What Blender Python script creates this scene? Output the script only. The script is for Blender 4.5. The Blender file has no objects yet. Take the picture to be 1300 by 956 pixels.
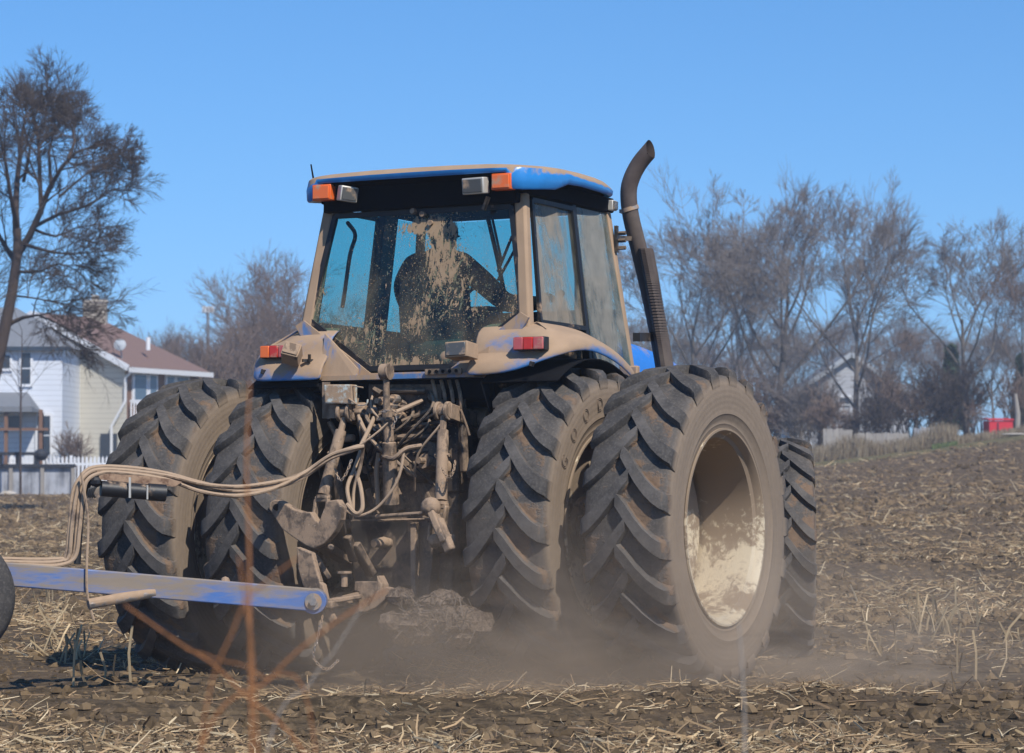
import bpy, math, random
import numpy as np
from mathutils import Vector, Matrix
from math import sin, cos, pi, radians, atan, sqrt

random.seed(7)
rng = np.random.default_rng(11)
scn = bpy.context.scene
COL = scn.collection
# ------------------------------------------------------------------ camera model
F = 3800.0          # focal length in pixels of a 1300 px wide picture
HOR = 590.0         # eye level row
CH = 1.38           # camera height
PIT = atan((HOR - 433) / F)
YAW, ROLL, NOD = 0.4784, -0.0106, -0.0221
AX = 0.98           # rear axle height
M_TR = (Matrix.Rotation(-YAW, 4, 'Z') @ Matrix.Rotation(ROLL, 4, 'Y') @ Matrix.Rotation(NOD, 4, 'X'))
T_AX = Vector((-0.4624, 19.5945, -0.4097 + CH))
M_TR = Matrix.Translation(T_AX) @ M_TR @ Matrix.Translation((0, 0, -AX))
M_TRI = M_TR.inverted()

def ray(px, py):
    a = (px - 650) / F; b = (433 - py) / F
    return Vector((a, cos(PIT) - b * sin(PIT), sin(PIT) + b * cos(PIT)))

def U(px, py, axis, val):
    """photo point -> tractor coordinates, on the tractor plane axis=val"""
    o = M_TRI @ Vector((0, 0, CH)); d = (M_TRI.to_3x3() @ ray(px, py))
    t = (val - o[axis]) / d[axis]
    return o + d * t

def at(px, py, Y):
    """photo point -> world point at distance Y"""
    d = ray(px, py)
    return Vector((0, 0, CH)) + d * (Y / d.y)

# ------------------------------------------------------------------ materials
MATS = {}
class NT:
    def __init__(s, name):
        s.m = bpy.data.materials.new(name); s.m.use_nodes = True
        s.t = s.m.node_tree; s.t.nodes.clear()
        s.out = s.t.nodes.new('ShaderNodeOutputMaterial')
        MATS[name] = s.m
    def n(s, typ, **kw):
        nd = s.t.nodes.new(typ)
        for k, v in kw.items(): setattr(nd, k, v)
        return nd
    def link(s, a, b): s.t.links.new(a, b)
    def put(s, sock, v):
        if isinstance(v, bpy.types.NodeSocket): s.link(v, sock)
        else:
            if sock.type == 'RGBA' and len(v) == 3: v = (*v, 1)
            sock.default_value = v
    def math(s, op, a, b=0.0, c=0.0, clamp=False):
        nd = s.n('ShaderNodeMath', operation=op); nd.use_clamp = clamp
        s.put(nd.inputs[0], a); s.put(nd.inputs[1], b)
        if op in ('MULTIPLY_ADD', 'SMOOTH_MIN', 'SMOOTH_MAX'): s.put(nd.inputs[2], c)
        return nd.outputs[0]
    def add(s, a, b): return s.math('ADD', a, b)
    def mul(s, a, b): return s.math('MULTIPLY', a, b)
    def sub(s, a, b): return s.math('SUBTRACT', a, b)
    def coord(s, kind='Object', scale=None, rot=None):
        tc = s.n('ShaderNodeTexCoord')
        if scale is None: return tc.outputs[kind]
        mp = s.n('ShaderNodeMapping'); s.link(tc.outputs[kind], mp.inputs[0])
        mp.inputs['Scale'].default_value = scale
        if rot: mp.inputs['Rotation'].default_value = rot
        return mp.outputs[0]
    def geo(s, out='Position'): return s.n('ShaderNodeNewGeometry').outputs[out]
    def xyz(s, v):
        nd = s.n('ShaderNodeSeparateXYZ'); s.link(v, nd.inputs[0]); return nd.outputs
    def noise(s, vec, scale, detail=4, rough=.55, dist=0.0):
        nd = s.n('ShaderNodeTexNoise'); s.link(vec, nd.inputs['Vector'])
        nd.inputs['Scale'].default_value = scale; nd.inputs['Detail'].default_value = detail
        nd.inputs['Roughness'].default_value = rough; nd.inputs['Distortion'].default_value = dist
        return nd.outputs[0]
    def vor(s, vec, scale, feature='F1'):
        nd = s.n('ShaderNodeTexVoronoi', feature=feature); s.link(vec, nd.inputs['Vector'])
        nd.inputs['Scale'].default_value = scale
        return nd.outputs[0]
    def ramp(s, f, a, b, lo=0.0, hi=1.0):
        nd = s.n('ShaderNodeMapRange'); nd.interpolation_type = 'SMOOTHSTEP'
        s.put(nd.inputs[0], f); nd.inputs[1].default_value = a; nd.inputs[2].default_value = b
        nd.inputs[3].default_value = lo; nd.inputs[4].default_value = hi
        return nd.outputs[0]
    def mix(s, f, a, b):
        nd = s.n('ShaderNodeMix', data_type='RGBA')
        s.put(nd.inputs[0], f); s.put(nd.inputs[6], a); s.put(nd.inputs[7], b)
        return nd.outputs[2]
    def bump(s, h, strength=.3, dist=.01):
        nd = s.n('ShaderNodeBump'); nd.inputs['Strength'].default_value = strength
        nd.inputs['Distance'].default_value = dist; s.link(h, nd.inputs['Height'])
        return nd.outputs[0]
    def bsdf(s, color, rough=.6, metal=0.0, normal=None, spec=None):
        nd = s.n('ShaderNodeBsdfPrincipled')
        s.put(nd.inputs['Base Color'], color); s.put(nd.inputs['Roughness'], rough)
        s.put(nd.inputs['Metallic'], metal)
        if normal is not None: s.link(normal, nd.inputs['Normal'])
        if spec is not None: nd.inputs['Specular IOR Level'].default_value = spec
        return nd.outputs[0]
    def done(s, sh): s.link(sh, s.out.inputs[0]); return s.m

DUST = (.44, .30, .188); DUST2 = (.27, .185, .12)

def dusty(name, base, amount=.5, rough=.45, metal=0.0, up=.25, scale=5.0, stretch=(1, 1, 1), dust=DUST, spec=.5, stain=0.0, soft=.14):
    """paint or metal with a dust film; amount 0..1"""
    m = NT(name); g = m.coord('Object', stretch)
    n1 = m.noise(g, scale, 6, .62); n2 = m.noise(g, scale * 7, 4, .6)
    nz = m.xyz(m.geo('Normal'))[2]
    f = m.add(m.add(m.mul(n1, 1.5), m.mul(n2, .35)), m.mul(nz, up))
    c = 1.25 - amount * .75
    msk = m.ramp(f, c - soft, c + soft)
    dcol = m.mix(m.noise(g, scale * 2.2, 5), DUST2 if dust is DUST else tuple(x * .75 for x in dust), dust)
    col = m.mix(msk, m.mix(n2, tuple(x * .8 for x in base), tuple(min(1, x * 1.15) for x in base)), dcol)
    if stain:
        sn = m.noise(m.coord('Object', (1, 1, .5)), scale * 1.7, 6, .7, .8)
        col = m.mix(m.ramp(sn, .50, .62, 0, stain), col, (.045, .033, .026))
        col = m.mix(m.ramp(m.noise(g, scale * 11, 3), .66, .70, 0, stain), col, (.50, .40, .30))
    rg = m.ramp(msk, 0, 1, rough, .92)
    mt = m.mul(m.sub(1.0, msk), metal)
    return m.done(m.bsdf(col, rg, mt, m.bump(m.add(n2, m.mul(n1, .5)), .15, .004), spec))

def plain(name, col, rough=.6, metal=0.0, var=.15, scale=8, bump=.1, spec=None):
    m = NT(name); g = m.coord('Object')
    n1 = m.noise(g, scale, 5)
    c = m.mix(n1, tuple(x * (1 - var) for x in col), tuple(min(1, x * (1 + var)) for x in col))
    return m.done(m.bsdf(c, rough, metal, m.bump(m.noise(g, scale * 5, 3), bump, .004), spec))

dusty('blue_fender', (.045, .19, .47), .52, up=.34, scale=3.0, stretch=(1, .7, 1.6), soft=.22)
dusty('blue_panel', (.08, .19, .40), .50, up=.2, scale=4.5, stretch=(1.6, 1, .6))
dusty('blue_roof', (.022, .215, .56), .04, rough=.28, up=.98, scale=2.2, soft=.10)
dusty('blue_hood', (.03, .20, .62), .12, rough=.35, up=.15)
dusty('blue_tongue', (.06, .15, .40), .42, up=.1, scale=2.4, stretch=(.7, 1, 3.5), dust=(.27, .22, .17), soft=.20)
dusty('tan_iron', (.10, .075, .055), .56, up=.35, scale=7, dust=(.36, .25, .165), stain=.6)
dusty('black_rubber', (.018, .017, .017), .25, up=.5, scale=8, dust=(.25, .18, .12))
dusty('brown_iron', (.045, .034, .027), .46, up=.4, scale=6, dust=(.24, .17, .115), stain=.5)
dusty('dark_iron', (.022, .02, .018), .3, up=.35, scale=5, dust=(.2, .145, .1))
dusty('pillar_tan', (.05, .045, .04), .88, up=0, scale=3)
dusty('black_plastic', (.012, .012, .013), .12, rough=.5, up=.1, scale=6)
dusty('hose_tan', (.17, .12, .085), .60, up=.3, scale=9, dust=(.42, .30, .20))
dusty('white_box', (.55, .62, .58), .5, up=.1, scale=14)
dusty('rusty_bar', (.16, .085, .045), .5, up=.2, scale=10, dust=(.38, .25, .16))
dusty('steel', (.35, .34, .33), .5, rough=.4, metal=.7, scale=12)
dusty('exhaust', (.085, .062, .052), .30, rough=.7, up=0, scale=2.5, dust=(.17, .135, .11), soft=.3)
dusty('lamp_body', (.03, .03, .03), .85, up=.2, scale=9)
plain('black', (.006, .006, .007), .85, bump=.05, spec=.1)
plain('chrome_frame', (.55, .52, .46), .45, .3)
plain('seat_cloth', (.03, .05, .048), .9)
plain('jacket', (.012, .014, .02), .85, spec=.2)
plain('trousers', (.03, .035, .06), .9)
plain('skin', (.42, .24, .17), .6)
plain('cap_cloth', (.02, .02, .025), .9)
plain('white_paint', (.72, .74, .76), .6, var=.06)
plain('trim_white', (.74, .75, .77), .6, var=.05)
plain('gutter_white', (.7, .7, .7), .5, var=.05)
plain('dark_pane', (.035, .045, .06), .12, var=.3)
plain('blue_pane', (.10, .15, .20), .12, var=.3)
plain('patio_dark', (.02, .022, .028), .7)
plain('pole_metal', (.25, .26, .28), .5, .4)
plain('red_paint', (.60, .02, .035), .6)
plain('pale_wood', (.30, .27, .235), .9)
plain('stone_pale', (.5, .44, .36), .9, var=.3, scale=3)
plain('dish_grey', (.36, .39, .42), .6)
plain('white_rock', (.42, .38, .33), .9)

def lens(name, col):
    m = NT(name); g = m.coord('Object')
    v = m.noise(g, 14, 4)
    w = m.n('ShaderNodeTexWave'); w.inputs['Scale'].default_value = 60; m.link(g, w.inputs[0])
    c = m.mix(m.ramp(v, .52, .75), col, DUST)
    return m.done(m.bsdf(c, .25, 0, m.bump(w.outputs[1], .3, .003)))
lens('amber_lens', (.75, .13, .02)); lens('red_lens', (.55, .03, .02)); lens('orange_lens', (.8, .16, .03)); lens('clear_lens', (.09, .09, .085))
lens('pink_lens', (.5, .10, .10))

# tyre rubber: dark lugs, dust coloured sidewalls, mud packed between lugs
def tyre_mat(name, R, rs, dustc=(.235, .18, .13)):
    m = NT(name); g = m.coord('Object'); x, y, z = m.xyz(g)
    r = m.math('SQRT', m.add(m.mul(y, y), m.mul(z, z)))
    n1 = m.noise(g, 4, 6, .65); n2 = m.noise(g, 22, 5, .6); n3 = m.noise(g, 70, 3)
    rub = m.mix(m.ramp(n1, .35, .7), (.045, .042, .040), (.125, .112, .10))
    rub = m.mix(m.ramp(n3, .45, .75, 0, .5), rub, (.15, .135, .12))
    side = m.ramp(m.add(r, m.mul(m.sub(n1, .5), .06)), rs + .02, rs - .045)
    dcol = m.mix(n2, tuple(v * .78 for v in dustc), tuple(v * 1.12 for v in dustc))
    col = m.mix(side, rub, dcol)
    low = m.ramp(r, R - .02, R - .036)            # the floor between lugs
    mud = m.mul(low, m.ramp(n1, .52, .60))
    mud = m.mul(mud, m.sub(1.0, side))
    mcol = m.mix(n2, (.09, .062, .042), (.23, .15, .095))
    col = m.mix(mud, col, mcol)
    h = m.add(m.mul(n2, m.add(.25, m.mul(mud, 2.5))), m.mul(n3, .3))
    rings = m.n('ShaderNodeTexWave', bands_direction='X'); cx = m.n('ShaderNodeCombineXYZ'); m.link(r, cx.inputs[0]); m.link(cx.outputs[0], rings.inputs[0]); rings.inputs['Scale'].default_value = 9; rings.inputs['Distortion'].default_value = .3
    h = m.add(h, m.mul(m.mul(rings.outputs[1], side), .18))
    return m.done(m.bsdf(col, .86, 0, m.bump(h, .5, .008), .25))
tyre_mat('rubber_rear', 1.018, .935)
tyre_mat('rubber_front', .80, .735)
tyre_mat('rubber_small', .25, .22, (.12, .11, .1))

# cream wheel paint, dust smeared and scratched bare, tone browner towards the top
m = NT('rim_cream'); g = m.coord('Object'); n1 = m.noise(g, 3, 6, .65, .5); n2 = m.noise(g, 16, 5, .7, 1.2)
zz = m.xyz(g)[2]
f = m.ramp(m.add(m.add(m.mul(n1, .9), m.mul(n2, .6)), m.ramp(zz, -.45, .45, .0, .16)), .70, .84)
m.done(m.bsdf(m.mix(f, (.60, .51, .36), (.25, .185, .125)), m.ramp(f, 0, 1, .55, .9), 0, m.bump(n2, .25, .004)))

# glass: tinted, dirty.  fields chosen per window
def glass(name, tint, cover, mudcol=(.33, .235, .15)):
    m = NT(name)
    tr = m.n('ShaderNodeBsdfTransparent'); tr.inputs[0].default_value = (*tint, 1)
    gl = m.n('ShaderNodeBsdfGlossy'); gl.inputs['Roughness'].default_value = .03; gl.inputs[0].default_value = (.8, .8, .8, 1)
    gg = m.n('ShaderNodeNewGeometry'); dt = m.n('ShaderNodeVectorMath', operation='DOT_PRODUCT'); m.link(gg.outputs['Normal'], dt.inputs[0]); m.link(gg.outputs['Incoming'], dt.inputs[1])
    fres = m.add(.03, m.mul(m.math('POWER', m.sub(1.0, m.math('ABSOLUTE', dt.outputs['Value'])), 5.0), .9))
    mx = m.n('ShaderNodeMixShader'); m.link(fres, mx.inputs[0]); m.link(tr.outputs[0], mx.inputs[1]); m.link(gl.outputs[0], mx.inputs[2])
    if cover is None: return m.done(mx.outputs[0])
    f, bh = cover(m)
    g = m.coord('Object')
    c = m.mix(m.noise(g, 9, 4), tuple(v * .65 for v in mudcol), tuple(min(1, v * 1.35) for v in mudcol))
    d = m.bsdf(c, .95, 0, m.bump(bh, .4, .006), .1)
    m2 = m.n('ShaderNodeMixShader'); m.put(m2.inputs[0], f); m.link(mx.outputs[0], m2.inputs[1]); m.link(d, m2.inputs[2])
    return m.done(m2.outputs[0])
TINT = (.70, .885, .875)
glass('clean_glass', TINT, None)
def cov_rear(m):
    x, y, z = m.xyz(m.coord('Object'))
    def blob(cx, cz, sx, sz, w=1.0):
        a = m.mul(m.sub(x, cx), 1 / sx); b = m.mul(m.sub(z, cz), 1 / sz)
        d = m.add(m.mul(a, a), m.mul(b, b))
        return m.mul(m.math('POWER', 2.718, m.mul(d, -1.0)), w)
    reg = m.add(m.add(blob(.19, 2.72, .19, .32, .30), blob(-.36, 2.22, .24, .16, .26)), blob(.0, 2.02, .42, .07, .28))
    reg = m.add(reg, m.add(blob(-.02, 2.93, .20, .07, .30), blob(.02, 2.30, .10, .14, .22)))
    reg = m.add(reg, m.add(blob(-.16, 2.62, .20, .30, .08), blob(.42, 2.38, .28, .28, .16)))
    reg = m.add(reg, m.add(blob(-.72, 2.45, .07, .30, .22), blob(.74, 2.4, .07, .35, .2)))
    st = m.noise(m.coord('Object', (1, 1, .24)), 26, 7, .72, 1.1)
    st2 = m.noise(m.coord('Object', (1, 1, .45), (0, .5, 0)), 17, 5, .6, 1.8)
    sp = m.noise(m.coord('Object'), 95, 2, .5)
    f = m.add(m.add(m.mul(st, .75), m.mul(st2, .55)), reg)
    thick = m.ramp(f, .905, .95)
    sp2 = m.noise(m.coord('Object', (1, 1, .6)), 48, 3, .6)
    speck = m.math('MAXIMUM', m.ramp(m.add(sp, m.mul(reg, .30)), .70, .73), m.ramp(m.add(sp2, m.mul(reg, .34)), .70, .73))
    film = m.mul(m.ramp(m.add(m.noise(m.coord('Object', (1, 1, .4)), 4.0, 5, .65, .8), m.mul(m.sub(2.5, z), .22)), .35, .75), .22)
    tot = m.math('MAXIMUM', m.math('MAXIMUM', thick, speck), film)
    return m.math('MINIMUM', tot, .96), f
glass('rear_glass', TINT, cov_rear)
def cov_side(m):
    g = m.coord('Object'); x, y, z = m.xyz(g)
    n = m.noise(m.coord('Object', (1, 1, .5)), 3.2, 5, .6, .6); n2 = m.noise(m.coord('Object', (1, 1, .3)), 30, 4)
    f = m.add(m.mul(n, 1.1), m.mul(n2, .25))
    clean = m.ramp(y, -.15, -.02)
    return m.ramp(f, .48, .80, .10, .80), n2
glass('side_glass', TINT, cov_side, (.30, .25, .19))
glass('door_glass', TINT, cov_side, (.27, .25, .21))

# bark
def bark(name, a, b):
    m = NT(name); g = m.coord('Object'); n = m.noise(m.coord('Object', (1, 1, .3)), 9, 5, .65)
    return m.done(m.bsdf(m.mix(n, a, b), .92, 0, m.bump(n, .5, .02), .2))
bark('bark_dark', (.035, .026, .022), (.10, .072, .058))
bark('bark_grey', (.10, .085, .072), (.21, .18, .155))
bark('twig_dark', (.05, .04, .034), (.12, .092, .077))
bark('twig_grey', (.145, .125, .112), (.28, .24, .215))
bark('twig_red', (.15, .105, .082), (.27, .195, .15))
bark('weed_orange', (.26, .11, .045), (.42, .19, .08))
bark('weed_pale', (.30, .26, .22), (.42, .36, .3))

# soil with straw flecks
m = NT('soil'); g = m.coord('Object')
n1 = m.noise(g, .5, 5); n2 = m.noise(g, 6, 8, .7); n3 = m.noise(g, 38, 5, .65)
c = m.mix(m.ramp(n2, .35, .7), (.050, .036, .021), (.170, .120, .068))
c = m.mix(m.ramp(n1, .4, .65, 0, .5), c, (.12, .085, .055))
far = m.ramp(m.xyz(g)[1], 24, 70)
fl = m.noise(m.coord('Object', (1, .35, 1)), 9, 4, .7, 1.5)
c = m.mix(m.mul(m.ramp(fl, .50, .66), m.add(.35, m.mul(far, .55))), c, (.27, .19, .115))
c = m.mix(m.ramp(n3, .62, .72, 0, .7), c, (.30, .22, .135))
# the lawns and verge beyond the field
x_, y_, z_ = m.xyz(g)
vg = m.ramp(m.add(y_, m.mul(m.noise(g, .25, 3), 10)), 112, 117)
c = m.mix(vg, c, m.mix(n1, (.10, .10, .04), (.19, .15, .08)))
m.done(m.bsdf(c, .95, 0, m.bump(m.add(n2, m.mul(n3, .4)), .9, .05), .15))

def attr_mat(name, rough=.85, trans=False):
    m = NT(name); a = m.n('ShaderNodeAttribute'); a.attribute_name = 'tint'
    g = m.coord('Object'); n = m.noise(g, 30, 3)
    c = m.n('ShaderNodeMix', data_type='RGBA', blend_type='MULTIPLY'); c.inputs[0].default_value = 1
    m.link(a.outputs['Color'], c.inputs[6]); m.put(c.inputs[7], m.mix(n, (.75, .75, .75), (1.15, 1.12, 1.1)))
    return m.done(m.bsdf(c.outputs[2], rough, 0, None, .2))
attr_mat('residue'); attr_mat('clod', .95); attr_mat('dry_grass'); attr_mat('needles')

m = NT('caked_residue'); g = m.coord('Object'); n1 = m.noise(g, 14, 6, .7, 2.0); n2 = m.noise(g, 50, 5, .7, 2)
m.done(m.bsdf(m.mix(m.ramp(m.add(n1, m.mul(n2, .5)), .6, .9), (.10, .075, .06), (.38, .29, .22)), .95, 0, m.bump(m.add(n1, n2), 1, .03), .1))

def siding(name, col, pitch=.2, dark=.55):
    m = NT(name); g = m.coord('Object'); x, y, z = m.xyz(g)
    fr = m.math('FRACT', m.mul(z, 1 / pitch))
    seam = m.ramp(fr, .0, .16, dark, 1.0)
    n = m.noise(g, 1.2, 4)
    c = m.mix(n, tuple(v * .93 for v in col), tuple(min(1, v * 1.05) for v in col))
    cc = m.n('ShaderNodeMix', data_type='RGBA', blend_type='MULTIPLY'); cc.inputs[0].default_value = 1
    m.link(c, cc.inputs[6]); cb = m.n('ShaderNodeCombineXYZ')
    for k in range(3): m.link(seam, cb.inputs[k])
    m.link(cb.outputs[0], cc.inputs[7])
    return m.done(m.bsdf(cc.outputs[2], .6, 0, m.bump(fr, .6, .03)))
siding('siding_white', (.74, .77, .82)); siding('siding_cream', (.60, .56, .47)); siding('siding_grey', (.45, .46, .49))
def shingle(name, a, b):
    m = NT(name); g = m.coord('Object'); n = m.noise(m.coord('Object', (3, 3, 8)), 2.4, 5, .7); n2 = m.noise(g, .6, 3)
    return m.done(m.bsdf(m.mix(n, a, b), .9, 0, m.bump(n, .4, .03)))
shingle('shingle_red', (.13, .075, .06), (.25, .16, .13)); shingle('shingle_grey', (.12, .13, .14), (.24, .25, .27)); shingle('shingle_brown', (.12, .1, .085), (.22, .18, .15))
plain('brick_brown', (.20, .11, .07), .9, var=.35, scale=12)
m = NT('grey_boards'); g = m.coord('Object', (1, 1, .08)); n = m.noise(g, 5, 5, .7); n2 = m.noise(m.coord('Object'), 1.6, 5)
m.done(m.bsdf(m.mix(m.ramp(m.add(n, m.mul(n2, .8)), .6, 1.1), (.13, .135, .15), (.42, .43, .46)), .9))
m = NT('weathered_boards'); g = m.coord('Object', (1, 1, .06)); n = m.noise(g, 6, 5, .7)
m.done(m.bsdf(m.mix(n, (.20, .18, .16), (.46, .42, .37)), .9))

# ------------------------------------------------------------------ mesh builder
class MB:
    def __init__(s): s.v = []; s.f = []; s.c = []; s.col = None
    def _add(s, vs, fs):
        o = len(s.v); s.v.extend([tuple(p) for p in vs]); s.f.extend([tuple(i + o for i in f) for f in fs])
        if s.col is not None: s.c.extend([s.col] * len(vs))
        return s
    def box(s, c, d, rot=None, taper=None):
        x, y, z = (k / 2 for k in d); vs = []
        for sz in (-1, 1):
            for sx, sy in ((-1, -1), (1, -1), (1, 1), (-1, 1)):
                k = (taper if (taper and sz > 0) else 1)
                vs.append(Vector((sx * x * k, sy * y * k, sz * z)))
        if rot is not None:
            R = rot if isinstance(rot, Matrix) else (Matrix.Rotation(rot[2], 3, 'Z') @ Matrix.Rotation(rot[1], 3, 'Y') @ Matrix.Rotation(rot[0], 3, 'X'))
            vs = [R @ v for v in vs]
        vs = [v + Vector(c) for v in vs]
        return s._add(vs, [(0, 3, 2, 1), (4, 5, 6, 7), (0, 1, 5, 4), (1, 2, 6, 5), (2, 3, 7, 6), (3, 0, 4, 7)])
    def bar(s, a, b, w, h, up=(0, 0, 1)):
        a = Vector(a); b = Vector(b); d = (b - a); L = d.length; d.normalize(); u = Vector(up)
        sd = d.cross(u)
        if sd.length < 1e-4: sd = d.cross(Vector((0, 1, 0)))
        sd.normalize(); u = sd.cross(d)
        vs = []
        for e in (a, b):
            for i, j in ((-1, -1), (1, -1), (1, 1), (-1, 1)): vs.append(e + sd * (i * w / 2) + u * (j * h / 2))
        return s._add(vs, [(0, 1, 2, 3), (7, 6, 5, 4), (0, 4, 5, 1), (1, 5, 6, 2), (2, 6, 7, 3), (3, 7, 4, 0)])
    def tube(s, pts, r, n=8, cap=True):
        pts = [Vector(p) for p in pts]; k = len(pts)
        rr = r if isinstance(r, (list, tuple)) else [r] * k
        prev = None; vs = []
        for i, p in enumerate(pts):
            d = (pts[min(i + 1, k - 1)] - pts[max(i - 1, 0)])
            if d.length < 1e-7: d = Vector((0, 0, 1))
            d.normalize()
            if prev is None:
                a = d.cross(Vector((0, 0, 1)))
                if a.length < .05: a = d.cross(Vector((0, 1, 0)))
            else: a = prev - d * prev.dot(d)
            a.normalize(); prev = a; b = d.cross(a)
            for j in range(n):
                t = 2 * pi * j / n; vs.append(p + (a * cos(t) + b * sin(t)) * rr[i])
        fs = []
        for i in range(k - 1):
            for j in range(n):
                fs.append((i * n + j, i * n + (j + 1) % n, (i + 1) * n + (j + 1) % n, (i + 1) * n + j))
        if cap: fs.append(tuple(range(n))[::-1]); fs.append(tuple((k - 1) * n + j for j in range(n)))
        return s._add(vs, fs)
    def cyl(s, a, b, r, n=16): return s.tube([a, b], r, n)
    def lathe(s, prof, n=64, axis='x', c=(0, 0, 0), closed=False):
        vs = []; k = len(prof)
        for j in range(n):
            t = 2 * pi * j / n
            for (a, r) in prof:
                if axis == 'x': v = (a, r * cos(t), r * sin(t))
                elif axis == 'y': v = (r * cos(t), a, r * sin(t))
                else: v = (r * cos(t), r * sin(t), a)
                vs.append((v[0] + c[0], v[1] + c[1], v[2] + c[2]))
        fs = []
        kk = k if closed else k - 1
        for j in range(n):
            for i in range(kk):
                i2 = (i + 1) % k
                fs.append((j * k + i, j * k + i2, ((j + 1) % n) * k + i2, ((j + 1) % n) * k + i))
        return s._add(vs, fs)
    def prism(s, poly, vec):
        """polygon of 3d points extruded along vec"""
        k = len(poly); vec = Vector(vec); p = [Vector(q) for q in poly]
        vs = p + [q + vec for q in p]
        fs = [tuple(range(k))[::-1], tuple(range(k, 2 * k))] + [(i, (i + 1) % k, k + (i + 1) % k, k + i) for i in range(k)]
        return s._add(vs, fs)
    def grid(s, rows):
        k = len(rows[0]); vs = [p for r in rows for p in r]; fs = []
        for i in range(len(rows) - 1):
            for j in range(k - 1): fs.append((i * k + j, i * k + j + 1, (i + 1) * k + j + 1, (i + 1) * k + j))
        return s._add(vs, fs)
    def ring_loft(s, rings, cap0=True, cap1=True):
        k = len(rings[0]); vs = [p for r in rings for p in r]; fs = []
        for i in range(len(rings) - 1):
            for j in range(k): fs.append((i * k + j, i * k + (j + 1) % k, (i + 1) * k + (j + 1) % k, (i + 1) * k + j))
        if cap0: fs.append(tuple(range(k))[::-1])
        if cap1: fs.append(tuple((len(rings) - 1) * k + j for j in range(k)))
        return s._add(vs, fs)
    def ball(s, c, r, n=10, sc=(1, 1, 1), jit=0):
        vs = []; fs = []; m_ = n // 2
        for i in range(m_ + 1):
            ph = pi * i / m_
            for j in range(n):
                t = 2 * pi * j / n; q = 1 + random.uniform(-jit, jit)
                vs.append((c[0] + r * q * sc[0] * sin(ph) * cos(t), c[1] + r * q * sc[1] * sin(ph) * sin(t), c[2] + r * q * sc[2] * cos(ph)))
        for i in range(m_):
            for j in range(n): fs.append((i * n + j, (i + 1) * n + j, (i + 1) * n + (j + 1) % n, i * n + (j + 1) % n))
        return s._add(vs, fs)
    def build(s, name, mat, parent=None, smooth=30, bevel=0, solid=0, sub=0, local=True, fix=True):
        me = bpy.data.meshes.new(name)
        v = s.v
        if parent is not None and not local:
            inv = MW[parent.name].inverted(); v = [tuple(inv @ Vector(p)) for p in v]
        me.from_pydata(v, [], s.f); me.validate()
        if s.c:
            ca = me.color_attributes.new('tint', 'FLOAT_COLOR', 'POINT')
            ca.data.foreach_set('color', np.array([(*c, 1) for c in s.c], dtype=np.float32).ravel())
        if fix:
            import bmesh
            bm = bmesh.new(); bm.from_mesh(me); bmesh.ops.recalc_face_normals(bm, faces=bm.faces); bm.to_mesh(me); bm.free()
        for mm in (mat if isinstance(mat, list) else [mat]): me.materials.append(MATS[mm])
        if smooth:
            me.shade_smooth(); me.set_sharp_from_angle(angle=radians(smooth))
        o = bpy.data.objects.new(name, me); COL.objects.link(o)
        if parent is not None: o.parent = parent
        MW[o.name] = MW[parent.name].copy() if parent is not None else Matrix.Identity(4)
        if solid:
            md = o.modifiers.new('s', 'SOLIDIFY'); md.thickness = solid; md.offset = -1
        if bevel:
            md = o.modifiers.new('b', 'BEVEL'); md.width = bevel; md.segments = 2; md.limit_method = 'ANGLE'; md.angle_limit = radians(35)
        if sub:
            md = o.modifiers.new('u', 'SUBSURF'); md.levels = sub; md.render_levels = sub
        return o
MW = {}

def thing(name, label, cat, M=None, group=None):
    o = bpy.data.objects.new(name, None); COL.objects.link(o); o.empty_display_size = .3
    M = M or Matrix.Identity(4)
    o.matrix_world = M; MW[o.name] = M.copy()
    return tag(o, label, cat, group)
def tag(o, label=None, cat=None, group=None, kind=None):
    if label: o['label'] = label
    if cat: o['category'] = cat
    if group: o['group'] = group
    if kind: o['kind'] = kind
    return o
def TRN(v): return Matrix.Translation(Vector(v))
def bez(pts, n=24):
    """Catmull-Rom through points"""
    P = [Vector(p) for p in pts]; P = [P[0] * 2 - P[1]] + P + [P[-1] * 2 - P[-2]]
    out = []; seg = len(P) - 3
    for i in range(seg):
        a, b, c, d = P[i:i + 4]
        m_ = max(2, n // seg)
        for k in range(m_ + (1 if i == seg - 1 else 0)):
            t = k / m_
            out.append(.5 * ((2 * b) + (c - a) * t + (2 * a - 5 * b + 4 * c - d) * t * t + (3 * b - a - 3 * c + d) * t ** 3))
    return out

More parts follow.
